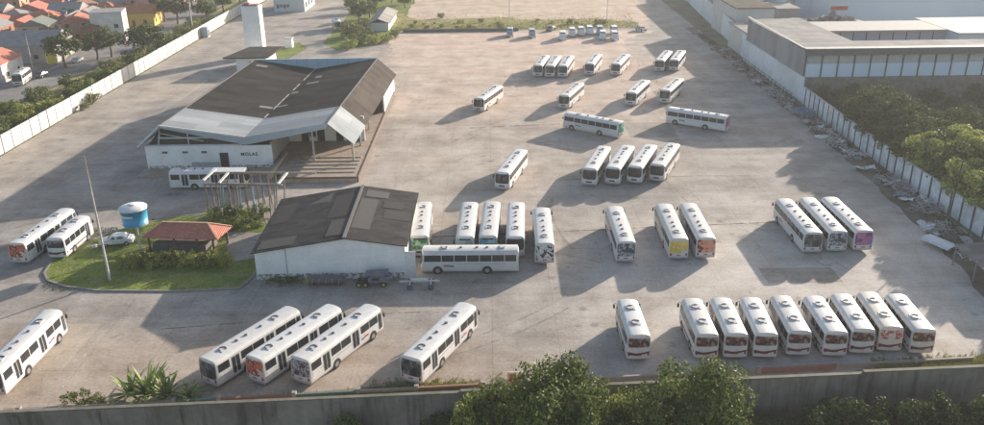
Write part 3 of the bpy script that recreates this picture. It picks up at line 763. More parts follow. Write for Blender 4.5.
# ------------------------------------------------------------------ perimeter walls
def line_wall(name, pts, h, th, m, label, post=None, step=2.6, base=0, postm=None, cap=True, tilt=0, pw=.22, proud=.08):
    o = empty(name, (pts[0][0], pts[0][1], base), 0, label, 'wall')
    w_ = MB(); ps = MB(); cp = MB()
    ox, oy = pts[0]
    for (xa, ya), (xb, yb2) in zip(pts, pts[1:]):
        L = math.hypot(xb-xa, yb2-ya); d = Vector(((xb-xa)/L, (yb2-ya)/L, 0)); n = Vector((-d.y, d.x, 0))
        a = Vector((xa-ox, ya-oy, 0))
        k = max(1, round(L/step))
        for i in range(k):
            s0, s1 = L*i/k, L*(i+1)/k-.0; j = random.uniform(-.03, .03); hh = h+random.uniform(-.04, .04)*(1 if post else 0)
            w_.obox(a+d*(s0+s1)/2+n*j+Vector((0,0,hh/2)), d, n, (0,0,1), (s1-s0)/2-.01, th/2, hh/2)
            if post:
                po = MB().obox((0,0,(h+.1)/2), d, n, (0,0,1), pw/2, th/2+proud, (h+.1)/2).build('post', postm or m, o); po.location = a+d*s0
        if cap: cp.obox(a+d*L/2+Vector((0,0,h+.07)), d, n, (0,0,1), L/2, th/2+.06, .05)
    w_.build('wall_panel', m, o)
    if cap: cp.build('coping', M('coping_grey', (.5,.49,.46), .85), o)
    return o
wallwhite = M('long_wall_whitewash', (.60,.595,.58), .85, col2=(.50,.485,.45), scale=.4, fine=2.5)
line_wall('perimeter_wall', [(-88,96),(-88.2,180),(-88.6,300),(-88.8,420)], 3.3, .18, wallwhite, 'long white panelled wall between the bus yard and the town', post=True, step=3.35,
          postm=M('wall_post_grey', (.36,.35,.33), .85), cap=False, pw=.2, proud=.07)
panelb = M('weathered_bluish_wall', (.66,.72,.77), .85, col2=(.45,.50,.53), scale=.45, lo=.42, hi=.6, fine=2)
line_wall('boundary_wall', [(66.2,60),(65.6,92),(64.9,120),(65.3,150),(65.7,170.7)], 3.5, .18, panelb, 'weathered pale blue panel wall with dark posts beside the scrap heaps', post=True, step=2.7,
          postm=M('dark_wall_post', (.10,.11,.13), .8), cap=True, pw=.28, proud=.12)
tall = M('tall_wall_paint', (.68,.73,.79), .8, col2=(.56,.60,.63), scale=.12, lo=.4, hi=.6, fine=1.5)
line_wall('factory_wall', [(65.9,170.9),(65.7,214)], 5.3, .3, tall, 'tall plain pale wall under the corrugated shed side', step=40, cap=False)
line_wall('factory_wall', [(66.2,214.2),(69,240),(73,300),(76,340)], 6.2, .3, tall, 'tall pale wall at the far end of the shaded lane', step=60, cap=True)
fence = empty('pipe_fence', (63.6,171,0), 0, 'thin dark pipe rail running along the foot of the tall wall', 'fence')
fm = MB()
for i in range(18): MB().beam((random.uniform(-.1,.1),i*2.6,0),(random.uniform(-.2,.2),i*2.6,2.0),.07).build('post', blackp, fence)
fm = MB(); fm.beam((0,0,1.9),(0,44.5,1.9),.07); fm.beam((0,0,.9),(0,44.5,.9),.05); fm.build('rail', blackp, fence)
# front retaining wall
stain = M('stained_dark_concrete', (.20,.195,.185), .9, col2=(.11,.105,.10), scale=.3, lo=.35, hi=.62, bmp=.3, fine=1.5)
def stained():
    m, nt, b = new_mat('stained_retaining_wall'); b.inputs['Roughness'].default_value = .92
    v = coords(nt)
    c = mix(nt, ramp(nt, noise_node(nt, v, .25, 6, .7), [(.38, 0.0), (.62, 1.0)]), (.34,.285,.235), (.22,.18,.145))
    st = noise_node(nt, coords(nt, scale=(1.2, 1.2, .12)), 1.0, 6, .65)
    c = mix(nt, ramp(nt, st, [(.58, 0.0), (.75, .7)]), c, (.42,.37,.31))
    st2 = noise_node(nt, coords(nt, scale=(.7, .7, .08)), 1.3, 6, .65)
    c = mix(nt, ramp(nt, st2, [(.5, 0.0), (.66, .6)]), c, (.055,.05,.044))
    nt.links.new(c, b.inputs['Base Color']); bump(nt, b, noise_node(nt, v, 2, 7, .7), .5, .06); return m
stm = stained()
RW = empty('retaining_wall', (0, 62.9, -2.2), 0, 'stained dark concrete retaining wall along the front of the yard', 'wall')
pw_ = MB(); cpw = MB()
segs = [(-75,-3,2.75),(-3,34,2.9),(34,75,3.1)]
for xa, xb, h in segs:
    a = Vector((xa, wy(xa)-62.9, 0)); b = Vector((xb, wy(xb)-62.9, 0)); d = (b-a).normalized(); n = Vector((-d.y,d.x,0)); L = (b-a).length
    pw_.obox((a+b)/2+Vector((0,0,(h+2.2)/2)), d, n, (0,0,1), L/2-.005, .16, (h+2.2)/2)
    cpw.obox((a+b)/2+Vector((0,0,h+2.2+.04)), d, n, (0,0,1), L/2-.005, .2, .05)
pw_.build('wall_panel', stm, RW); cpw.build('coping', M('coping_dark', (.2,.185,.16), .9, col2=(.12,.12,.08), scale=.8), RW)
but = MB()
for x in range(-70, 75, 7):
    but = MB(); but.box(x-.2, x+.2, wy(x)-62.9-.32, wy(x)-62.9-.155, 0, 4.6); but.build('buttress', stm, RW)
# low painted guard wall just inside
GW = empty('guard_wall', (0, 67.6, 0), 0, 'low guard wall with orange and green painted lengths inside the retaining wall', 'guard wall')
gc = [M('guard_green', (.12,.2,.17), .8), M('guard_orange', (.30,.15,.10), .85, col2=(.22,.14,.10)), M('guard_grey', (.3,.28,.25), .85)]
gx = [(-44,-30,2),(-30,-26,0),(-25.9,-19,1),(-18.9,-13,0),(-12.9,-7.5,2),(-7.4,-1.5,1),(-1,20,2),(20,26,2),(26.1,34,1),(34.1,42,2),(42.1,48,2)]
byc = [MB(), MB(), MB()]
for xa, xb, k in gx:
    ya, yb3 = wy(xa)+4.5-67.6+.02*xa, wy(xb)+4.5-67.6+.02*xb
    a = Vector((xa,ya,.28)); b = Vector((xb,yb3,.28)); byc[k].beam(a, b, .25, .56)
for k, nm in enumerate(('green length','orange length','plain length')):
    byc[k].build('wall_length', gc[k], GW, nm)
pp = MB()
for xa, xb, k in gx: pp.box(xa-.25,xa+.15,wy(xa)+4.5-67.6+.02*xa-.2,wy(xa)+4.5-67.6+.02*xa+.2,0,.8)
pp.build('pillar', concrete, GW)
# little orange sign board by the trees
sb = empty('painted_board', (2.0,66.9,0), 0, 'small orange board in a white frame beside the front trees', 'board')
q = MB(); q.box(-.55,.55,-.05,.05,.3,1.9); q.build('panel', orangep, sb)
q = MB(); q.box(-.75,-.56,-.08,.08,0,2.1); q.box(.56,.75,-.08,.08,0,2.1); q.box(-.56,.56,-.08,.08,1.91,2.1); q.build('frame', M('frame_cream', (.6,.55,.45), .7), sb)
# ------------------------------------------------------------------ right hand shed and the buildings beyond
def bld(name, label, cat='building', loc=(0,0,0), rz=0, group=None): return empty(name, loc, rz, label, cat, group)
S = bld('factory_shed', 'grey corrugated shed with a row of pale blue panels under an open band', 'shed', (66,172,0))
sside = corrugated('shed_side_sheets', (.25,.26,.27), (.31,.32,.33), 1.5, 1, patch=.1)
sroof = corrugated('shed_roof_sheets', (.25,.25,.245), (.31,.31,.30), 1.5, 0, patch=.1)
fsc = M('shed_fascia', (.15,.15,.155), .8); bluep = M('pale_blue_panel', (.60,.74,.86), .6, col2=(.66,.77,.86), scale=.3)
stone = M('rough_stone_wall', (.24,.215,.18), .95, col2=(.15,.135,.11), scale=.8, bmp=.6, fine=3)
q = MB(); q.box(-.15,.05,.1,41,5.32,10.6); q.build('wall', sside, S, 'corrugated side wall above the tall wall')
q = MB(); q.box(.2,62,-.1,.3,0,5.05); q.build('wall', stone, S, 'rough stone base wall')
q = MB()
for i in range(18): q.box(.3+i*3.4,.3+i*3.4+3.2,0,.12,5.1,7.9)
for i in range(18): pass
pnl = q.build('panel', bluep, S)
for i in range(19): MB().box(.1+i*3.4-.1,.1+i*3.4+.14,-.15,.2,5.0,9.7).build('post', M('shed_post_dark', (.07,.075,.09), .6), S)
q = MB(); q.box(-.2,62,-.2,.25,9.65,11.0); q.build('fascia', fsc, S)
q = MB(); q.box(-.2,62,-.3,1.6,11.0,11.12); q.build('roof_edge', M('pale_gutter_edge', (.46,.46,.45), .7), S)
q = MB(); roofslab(q, (-.2,1.6,11.05),(62,1.6,11.05),(62,9,10.9),(-.2,9,10.9)); roofslab(q, (-.3,9,10.9),(13,9,10.9),(13,41,10.5),(-.3,41,10.5)); q.build('roof', sroof, S)
q = MB(); q.box(-.4,.15,1,41,11.0,11.1); q.build('roof_edge', M('pale_gutter_edge', (.46,.46,.45), .7), S)
q = MB(); q.box(.3,62,1.2,1.4,5,10.8); q.build('wall', M('shed_inner', (.7,.68,.65), .8), S)
q = MB(); q.box(.3,62,.3,8.6,4.9,5.0); q.build('floor_slab', concrete, S)
# courtyard building with glazed band behind the shed
K = bld('glazed_building', 'long building with a lilac glazed band and pale roof behind the shed', 'building', (80,206,0))
q = MB(); q.box(0,34,0,12,0,8.2); q.build('wall', M('pale_wall_grey', (.42,.43,.44), .8), K)
q = MB()
for i in range(10): q.box(.4+i*3.3,.4+i*3.3+2.9,-.05,.0,5.4,7.6)
q.build('window_band', M('lilac_glass', (.38,.42,.55), .3), K)
for i in range(11): MB().box(.1+i*3.3,.25+i*3.3,-.12,.0,5.0,8.2).build('mullion', blackp, K)
q = MB(); q.box(-.6,34.6,-1,12.5,8.2,8.7); q.build('roof', M('pale_roof_strip', (.38,.375,.36), .8), K)
# pale sheds further back: (corner pixels at a height) footprints
def boxb(name, label, x0,x1,y0,y1,h, wall, roof, cat='building', rz=0, gable=False):
    o = bld(name, label, cat, (x0,y0,0), rz); W_, D_ = x1-x0, y1-y0
    q = MB(); q.box(0,W_,0,D_,0,h); q.build('wall', wall, o)
    q = MB(); q.box(-.3,W_+.3,-.3,D_+.3,h,h+.25); q.build('roof', roof, o)
    return o
palebl = M('pale_blue_shed_wall', (.52,.61,.70), .7, col2=(.58,.65,.71), scale=.1)
whiteroof = M('white_sheet_roof', (.42,.43,.43), .8, col2=(.36,.37,.37), scale=.2)
greyroof = corrugated('far_grey_roof', (.30,.29,.27), (.36,.35,.33), 1, 0, patch=.08)
darkroof = corrugated('far_dark_roof', (.05,.048,.046), (.08,.075,.07), 1, 0, patch=.08)
offw = M('offwhite_wall', (.6,.6,.58), .8, col2=(.5,.5,.48), scale=.3)
boxb('factory_hall', 'large pale blue hall with a white roof at the right edge of the photo', 113,160,200,222,8.5, palebl, whiteroof, 'hall')
boxb('factory_hall', 'long blue grey hall along the top right corner of the photo', 100,200,248,290,10, palebl, greyroof, 'hall')
boxb('factory_hall', 'pale blue hall with an angled end wall left of the long hall', 92,101.7,262,330,9, palebl, palebl, 'hall')
boxb('annex_building', 'white fronted annex with a flat dark roof behind the tall wall', 69.5,80,236,262,9.5, offw, darkroof)
boxb('annex_building', 'low grey roofed annex beside the corrugated shed end', 66.6,78,214.5,232,6.4, offw, greyroof)
boxb('annex_building', 'grey block between the dark roofed annex and the water tank', 82.5,90,244,256,8.0, M('block_grey', (.35,.35,.33), .8), greyroof)
boxb('annex_building', 'long pale roofed range far behind the annexes', 74,88,270,330,7.5, offw, greyroof)
for i, (x0, x1, y0_, y1_, h_, wm_, rm_) in enumerate(((104,128,300,345,8,offw,whiteroof),(132,170,300,350,9,palebl,greyroof),(176,240,305,360,8,offw,whiteroof),(92,120,355,400,9,palebl,whiteroof),(126,180,362,420,10,offw,greyroof),(165,220,196,240,8,offw,greyroof))):
    boxb('factory_hall', 'distant industrial hall, %s' % ('with white roof nearest the teal tank','blue walled behind the long hall','long white roofed one at the photo edge','blue walled and furthest','off white and furthest','grey roofed right of the large blue hall')[i], x0,x1,y0_,y1_,h_,wm_,rm_,'hall')
rb = MB(); random.seed(3)
for i in range(70):
    x = random.gauss(0, 4); y = random.gauss(0, 3.2); r = random.uniform(.4, 1.3); zt = max(0, 3.0-abs(x)*.35-abs(y)*.4)
    rb.obox((x,y,zt+.3), (random.random(),random.random(),random.random()*.5), (-random.random(),random.random(),.2), (0,.1,1), r, r*.6, r*.35, random.randint(0,1))
tag(rb.build('rubble_heap', [M('rubble_dark', (.14,.12,.1), .9), M('rubble_mid', (.26,.23,.2), .9)]), 'dark heap of rubble in the yard behind the shed roof', 'rubble heap').location = (93,226,6)
rpod = boxb('platform_building', 'grey flat roofed block carrying the rubble heap', 84,104,219.5,240,5.9, M('block_grey', (.35,.35,.33), .8), greyroof)
wt = bld('water_tank', 'small teal water tank on a pale post behind the shed', 'water tank', (94,262,0))
MB().cyl((0,0,0),.8,9,8).build('post', offw, wt)
q = MB().cyl((0,0,9),2.4,3.0,16); q.build('tank', M('teal_tank', (.12,.38,.42), .5), wt)
bn = bld('red_banner', 'red banner on the pale hall wall near the teal tank', 'banner', (101,247.6,7)); bn.rotation_euler = (0,0,0)
q = MB(); q.box(-.5,4.5,0,.1,0,1.1); q.build('cloth', M('banner_red', (.6,.06,.06), .6), bn)
# corner awning bottom right
AW = bld('awning', 'grey lean to awning on posts at the lower right edge', 'awning', (57,86,0))
q = MB(); roofslab(q, (-.2,-3,2.7),(7.8,-3,3.3),(8.2,7,3.3),(.2,7,2.7)); q.build('roof', corrugated('awning_sheets', (.15,.15,.15), (.2,.195,.19), 1.5, 0, patch=.2), AW)
for x, y in ((0,-2.6),(.3,2),(.3,6.6),(7.7,-2.6),(7.9,6.6)):
    MB().box(x-.07,x+.07,y-.07,y+.07,0,2.75 if x < 4 else 3.15).build('post', steel, AW)
# ------------------------------------------------------------------ tower, hut, small buildings at the back left
T = bld('water_tower', 'tall plain white water tower block behind the small flat roofed hut', 'tower', (-63.2,226,0))
q = MB(); q.box(-2.9,1.8,-1.6,1.8,0,13.6); q.build('shaft', white_wall, T)
q = MB(); q.box(-2.6,1.5,-1.3,1.5,13.6,13.9); q.box(-2.2,-.8,-.8,.8,13.9,14.3); q.build('tank_lid', M('lid_red', (.3,.15,.12), .8), T)
H = bld('hut', 'small white hut under a flat dark overhanging roof behind the workshop', 'hut', (-60,207,0))
q = MB(); q.box(-4,3.5,.5,11,0,3.5); hw = q.build('wall', white_wall, H)
q = MB(); q.box(-.7,-.1,.42,.5,1.7,2.4); q.build('window', glass, hw)
q = MB(); q.prism([(-6.6,-1.2),(4.6,-1.2),(5.3,12.5),(-3.6,12.5)],3.5,3.85); q.build('roof', darkroof, H)
Wb = bld('office_building', 'white building with large lettered front at the top of the access road', 'building', (-77.5,304,0))
q = MB(); q.box(0,11,0,18,0,9); q.build('wall', M('office_white', (.6,.64,.63), .7), Wb)
q = MB(); q.box(-.3,11.3,-.3,18.3,9,9.4); q.build('roof', whiteroof, Wb)
q = MB()
for k in range(4): q.box(1+k*1.2,1.9+k*1.2,-.06,0,1.3+.3*(k%2),2.6)
q.build('wall_painting', M('painted_letters', (.12,.16,.17), .7), Wb)
q = MB()
for k in range(3):
    q.box(11.0,11.06,2+k*5,4.4+k*5,1.2,3)
q.build('window', glass, Wb)
SS = bld('shed', 'small grey roofed shed among shrubs at the end of the brick line', 'shed', (-34.5,262,0))
q = MB(); q.box(-3,2.8,0,24,0,2.6); q.build('wall', offw, SS)
q = MB(); roofslab(q, (-3.6,-.5,2.5),(-.3,-.5,3.9),(-.3,25,3.9),(-3.6,25,2.5)); roofslab(q, (-.3,-.5,3.9),(3.4,-.5,2.5),(3.4,25,2.5),(-.3,25,3.9)); q.build('roof', greyroof, SS)
lw = MB(); lw.box(-27,9,-.15,.15,0,.9); tag(lw.build('low_wall', M('low_wall_dark', (.14,.13,.13), .9)), 'low dark wall between the sunlit yard and the grass belt', 'wall').location = (0,259.5,0)
gbx = bld('gatepost', 'small white gatepost hut standing on the grass by the access road', 'kiosk', (-57.5,238,0))
q = MB(); q.box(-1,1,-1,1,0,2.6); q.build('wall', white_wall, gbx); q = MB(); q.box(-1.2,1.2,-1.2,1.2,2.6,2.8); q.build('roof', whiteroof, gbx)
bx = bld('utility_box', 'small grey blue cabinet against the long white wall', 'cabinet', (-87,256,0))
q = MB(); q.box(-.9,.9,-1,1,0,3); q.build('cabinet', M('cab_blue', (.35,.42,.46), .6), bx); q = MB(); q.box(.9,.93,-.5,.5,.4,2.2); q.build('door', darki, bx)
# ------------------------------------------------------------------ grass island with its kerb, kiosk, tank, pole
isl = [(-56.3,93.5),(-57.0,97),(-56,101),(-53.5,105.5),(-50,109),(-46,111.5),(-40,112.5),(-33,111),(-31,106),(-30,98),(-29.6,92),(-30.5,88.6),(-38,88.2),(-47.5,88.6),(-52,89.8),(-54.8,91.4)]
sheet('grass_island', isl, .14, grass_m)
kb = MB()
for p, q_ in zip(isl, isl[1:]+isl[:1]): kb.beam((p[0],p[1],.085),(q_[0],q_[1],.085),.28,.17)
kb.build('kerb', M('old_kerb', (.3,.27,.23), .9))['kind'] = 'structure'
sheet('path', [(-37,105.5),(-31.3,105),(-30.3,97),(-34,96)], .155, yard_m)
KI = bld('kiosk', 'open kiosk under a red clay tiled hip roof on the grass island', 'kiosk', (-41,100,.14))
def tiles():
    m, nt, b = new_mat('red_clay_tiles'); b.inputs['Roughness'].default_value = .9
    v = coords(nt)
    c = mix(nt, ramp(nt, noise_node(nt, v, 1.3, 6, .7), [(.35, 0.0), (.62, 1.0)]), (.56,.19,.13), (.40,.15,.105))
    c = mix(nt, ramp(nt, noise_node(nt, v, 3.5, 4, .7), [(.58, 0.0), (.66, 1.0)]), c, (.6,.36,.28))
    w1 = nt.nodes.new('ShaderNodeTexWave'); w1.inputs['Scale'].default_value = 1.6; nt.links.new(v, w1.inputs[0])
    nt.links.new(c, b.inputs['Base Color']); bump(nt, b, w1.outputs[0], .6, .08); return m
tile_m = tiles()
e4 = [at(141.5,237,2.5), at(217,239,2.5), at(232,226.5,2.5)]; e4.append(e4[0]+e4[2]-e4[1])
e4 = [Vector((p.x+41, p.y-100, 2.36)) for p in e4]
c_ = sum(e4, Vector())/4; lng = (e4[1]-e4[0]).normalized(); r0 = c_-lng*3.2; r1 = c_+lng*3.0; r0.z = r1.z = 3.65
q = MB(); dz = Vector((0,0,-.12))
q.add([e4[0],e4[1],r1,r0],[(0,1,2,3)]); q.add([e4[1],e4[2],r1],[(0,1,2)]); q.add([e4[2],e4[3],r0,r1],[(0,1,2,3)]); q.add([e4[3],e4[0],r0],[(0,1,2)])
q.add([e4[0]+dz,e4[1]+dz,e4[2]+dz,e4[3]+dz],[(3,2,1,0)])
for i in range(4): q.add([e4[i],e4[(i+1)%4],e4[(i+1)%4]+dz,e4[i]+dz],[(3,2,1,0)])
rk = q.build('roof', tile_m, KI)
q = MB()
for a_, b_ in ((e4[0],r0),(e4[1],r1),(e4[2],r1),(e4[3],r0),(r0,r1)): q.beam(a_+Vector((0,0,.06)), b_+Vector((0,0,.06)), .2, .12)
q.build('ridge_tile', M('ridge_tile_pale', (.60,.32,.22), .9, col2=(.6,.45,.35)), rk)
for i in range(4):
    p = e4[i]+(c_-e4[i])*.14; MB().box(p.x-.12,p.x+.12,p.y-.12,p.y+.12,0,2.3).build('post', M('timber', (.2,.12,.07), .8), KI)
for t in (.35,.65):
    p = e4[0]+(e4[1]-e4[0])*t+(c_-e4[0])*.12; MB().box(p.x-.12,p.x+.12,p.y-.12,p.y+.12,0,2.3).build('post', M('timber', (.2,.12,.07), .8), KI)
q = MB(); ctr = (e4[0]+e4[2])/2
q.obox((ctr.x-.4,ctr.y-.3,.55), lng, Vector((-lng.y,lng.x,0)), (0,0,1), 3.6, 1.8, .8); q.build('counter', M('kiosk_wall', (.14,.13,.12), .8), KI)
TK = bld('water_tank', 'round blue and white water tank on a single slim post on the grass', 'water tank', (-46.8,100.2,.14))
MB().tube([(0,0,0),(0,0,3.7)],.13,10).build('post', M('tank_post', (.6,.6,.58), .5), TK)
q = MB(); q.cyl((0,0,3.62),.5,.1,16); 
for k in range(4): 
    a = math.pi*k/2; q.beam((0,0,3.2),(math.cos(a)*1.3,math.sin(a)*1.3,3.75),.08)
q.cyl((0,0,3.72),1.62,.08,28); q.build('tank_base', steel, TK)
q = MB().tube([(0,0,3.8),(0,0,5.9)],[1.55,1.66],32); tb = q.build('tank', M('tank_blue', (.03,.24,.46), .4, col2=(.06,.34,.55), scale=.5), TK)
q = MB().tube([(0,0,5.85),(0,0,6.05),(0,0,6.12),(0,0,6.34),(0,0,6.42)],[1.74,1.76,1.66,.75,.25],32); q.build('lid', M('tank_lid', (.72,.73,.72), .5), TK)
q = MB(); n = 24
vs = [(1.625*math.cos(R(225+60*i/n)),1.625*math.sin(R(225+60*i/n)),z) for i in range(n+1) for z in (5.0,5.28)]
q.add(vs, [(2*i,2*i+2,2*i+3,2*i+1) for i in range(n)]); q.build('lettering_band', M('band_white', (.55,.65,.7), .5), tb)
def pole(name, label, p, h, r=.13, arm=None, cat='pole', m=None, lean=0):
    o = bld(name, label, cat, (p[0],p[1],p[2] if len(p) > 2 else 0))
    MB().tube([(0,0,0),(lean*.5,0,h*.5),(lean,0,h)],[r,r*.8,r*.55],10).build('shaft', m or M('pole_grey', (.48,.47,.45), .7), o)
    if arm:
        q = MB(); q.beam((-arm/2,0,h-.3),(arm/2,0,h-.3),.1); q.build('crossarm', M('timber', (.2,.12,.07), .8), o)
    return o
pl_ = pole('light_pole', 'tall thin grey light pole standing on the grass island', (-47.1,91.2,.14), 16.0, .15, cat='light pole')
q = MB(); q.beam((-.9,0,4.7),(1.0,0,5.0),.09); q.obox((-1.0,-.1,4.65),(1,0,.2),(0,1,0),(0,0,1),.3,.2,.14); q.build('floodlight', M('lamp_grey', (.5,.5,.5), .5), pl_)
pole('utility_pole', 'grey concrete pole outside the white wall at the left photo edge', (-91.5,146,0), 9.5, .18, 1.8, 'utility pole')
pole('utility_pole', 'tall concrete pole outside the white wall among the street trees', (-93,262,0), 13, .22, 2, 'utility pole')
pole('utility_pole', 'thin dark leaning pole by the scrap heaps and the blue wall', (63.6,106,0), 9.2, .12, None, 'utility pole', M('pole_dark', (.07,.06,.06), .8), .25)
pole('light_pole', 'thin pole in the far grass belt, left one of two', (6.5,275,0), 15, .13, None, 'light pole')
pole('light_pole', 'thin pole in the far grass belt, right one of two', (38.5,275,0), 15, .13, None, 'light pole')
pole('utility_pole', 'concrete pole on the town street by the yellow walled house', (-119,214,0), 9, .16, 1.8, 'utility pole')
pole('utility_pole', 'concrete pole behind the white two storey house', (-119,262,0), 9, .16, 1.8, 'utility pole')
# overhead wire
def wire(a, b, sag, label):
    pts = [(a[0]+(b[0]-a[0])*t/10, a[1]+(b[1]-a[1])*t/10, a[2]+(b[2]-a[2])*t/10-sag*4*(t/10)*(1-t/10)) for t in range(11)]
    tag(MB().tube(pts, .025, 5).build('overhead_wire', blackp), label, 'wire')
wire((-91.5,146,9),(-93,262,12), 1.2, 'overhead wire along the outside of the long white wall')
wire((-119,214,8.7),(-119,262,8.7), .8, 'overhead wire along the town street')
wire((-93,262,12),(-119,262,8.7), .5, 'overhead wire crossing from the wall pole to the town')
# ------------------------------------------------------------------ steel frame in front of the workshop
GA = bld('steel_frame', 'open steel frame of rails and many leaning posts with white cross beams', 'steel frame', (-36,113,.02))
railm = M('rail_grey', (.25,.23,.21), .8, .0, col2=(.17,.14,.12), scale=1.5); whiteb = M('beam_white', (.55,.55,.54), .7); tealp = M('teal_post', (.25,.42,.47), .5)
nA, nB = at(203,184,5), at(278,185,5); fA, fB = at(216,173,5), at(289,173.5,5)
def LG(p): return Vector((p[0]+36, p[1]-113, p[2]))
MB().beam(LG(nA), LG(nB+Vector((.6,0,0))), .26, .3).build('rail', railm, GA)
MB().beam(LG(fA-Vector((.5,0,0))), LG(fB+Vector((4,0,0))), .26, .3).build('rail', railm, GA)
for a_, b_ in ((at(203,180.5,5.2), at(216,169,5.2)), (at(278,184,5.2), at(287,173,5.2)), (at(219,183,5.2), at(228,173,5.2))):
    MB().beam(LG(a_), LG(b_), .34, .18).build('cross_beam', whiteb, GA)
q = MB(); p4 = [at(209,173.5,4.6), at(243,173.5,4.6), at(246,167.5,4.6), at(214,167.5,4.6)]
roofslab(q, *[LG(p) for p in p4], t=.1); q.build('canopy', M('canopy_white', (.62,.64,.65), .5), GA)
random.seed(11)
for rail, (pa, pb), cnt in ((0,(nA,nB),13),(1,(fA,fB),9)):
    for i in range(cnt):
        p = LG(pa+(pb-pa)*((i+.3)/(cnt))); lx = random.uniform(-.5,.35)
        mm_ = tealp if (rail == 0 and i in (3,6,8)) else railm
        q = MB().tube([(p.x+lx,p.y+random.uniform(-.3,.3),0),(p.x+lx*.3,p.y,2.6),(p.x,p.y,4.95)],(.11) if mm_ is railm else .13,7); q.build('post', mm_, GA)
# ------------------------------------------------------------------ foliage
def leaf_mat(name, a, b_, c_, scale=.7, tr=.18):
    m, nt, b = new_mat(name); b.inputs['Roughness'].default_value = .6; b.inputs['Specular IOR Level'].default_value = .25
    v = coords(nt)
    c = mix(nt, ramp(nt, noise_node(nt, v, scale, 3), [(.4, 0.0), (.6, 1.0)]), a, b_)
    ge = nt.nodes.new('ShaderNodeNewGeometry')
    c = mix(nt, ramp(nt, ge.outputs['Random Per Island'], [(.5, 0.0), (1, 1.0)]), c, c_)
    c = mix(nt, ramp(nt, ge.outputs['Random Per Island'], [(0, .75), (.3, 0.0)]), c, tuple(x*.35 for x in a))
    nt.links.new(c, b.inputs['Base Color'])
    t = nt.nodes.new('ShaderNodeBsdfTranslucent'); nt.links.new(c, t.inputs[0])
    ms = nt.nodes.new('ShaderNodeMixShader'); ms.inputs[0].default_value = tr
    nt.links.new(b.outputs[0], ms.inputs[1]); nt.links.new(t.outputs[0], ms.inputs[2])
    nt.links.new(ms.outputs[0], nt.nodes['Material Output'].inputs[0]); return m
def _x(): pass
LF = {'mid': leaf_mat('leaf_mid_green', (.075,.115,.028), (.115,.155,.038), (.28,.31,.10)),
      'dark': leaf_mat('leaf_dark_green', (.06,.085,.026), (.08,.11,.035), (.16,.18,.06)),
      'yellow': leaf_mat('leaf_yellow_green', (.28,.32,.07), (.36,.39,.09), (.52,.52,.18)),
      'olive': leaf_mat('leaf_olive', (.15,.17,.05), (.20,.21,.06), (.28,.27,.09))}
def crown_mb(rx, ry, rz, zc, nclump, nleaf, ls, seed, low=-.6):
    rnd = random.Random(seed); mb = MB(); cl = []
    while len(cl) < nclump:
        p = Vector((rnd.uniform(-1,1), rnd.uniform(-1,1), rnd.uniform(low,1)))
        if p.length < 1 and p.length > .35: 
            s = rnd.uniform(.16,.36); cl.append((p*(1-s*.3), s))
    vs = []; fs = []
    for p, s in cl:
        k = int(nleaf/nclump*(s/.32)**2)
        for _ in range(k):
            d = Vector((rnd.gauss(0,1), rnd.gauss(0,1), rnd.gauss(0,1)+.25)).normalized()
            q = p+d*s*rnd.uniform(.65,1.12)
            P = Vector((q.x*rx, q.y*ry, zc+q.z*rz))
            n = (d+Vector((rnd.gauss(0,.6), rnd.gauss(0,.6), rnd.gauss(0,.5)))).normalized()
            a = n.cross(Vector((rnd.gauss(0,1),rnd.gauss(0,1),rnd.gauss(0,1)))).normalized(); b = n.cross(a)
            l = ls*rnd.uniform(.6,1.3); w_ = l*.55
            o = len(vs); vs += [P-a*l/2, P+b*w_/2+n*l*.1, P+a*l/2, P-b*w_/2+n*l*.1]; fs.append((o,o+1,o+2,o+3))
    mb.add(vs, fs); return mb, cl
def tree_kind(name, rx, ry, rz, zc, ncl, nl, ls, leaf, seed, trunk=.25):
    t = empty(name); mb, cl = crown_mb(rx, ry, rz, zc, ncl, nl, ls, seed)
    mb.build('crown', LF[leaf], t)
    q = MB(); rnd = random.Random(seed+1)
    q.tube([(0,0,-.1),(.05*rx,0,zc*.35),(0,.05*ry,zc*.75),(0,0,zc+rz*.2)],[trunk*1.25,trunk,trunk*.75,trunk*.3],8)
    for p, s in cl[::3]:
        e_ = Vector((p.x*rx,p.y*ry,zc+p.z*rz)); q.tube([(0,0,zc*.55),(e_.x*.5,e_.y*.5,(zc*.6+e_.z)/2),tuple(e_)],[trunk*.5,trunk*.3,.03],5,cap=False)
    q.build('trunk', bark, t); return t
def bush_kind(name, rx, ry, rz, ncl, nl, ls, leaf, seed):
    t = empty(name); mb, cl = crown_mb(rx, ry, rz, rz*.55, ncl, nl, ls, seed, -.5)
    mb.build('foliage', LF[leaf], t)
    q = MB()
    for p, s in cl[::3]: q.tube([(0,0,0),(p.x*rx*.9,p.y*ry*.9,max(.1,rz*.55+p.z*rz*.9))],[.06,.02],5,cap=False)
    q.build('stem', bark, t); return t
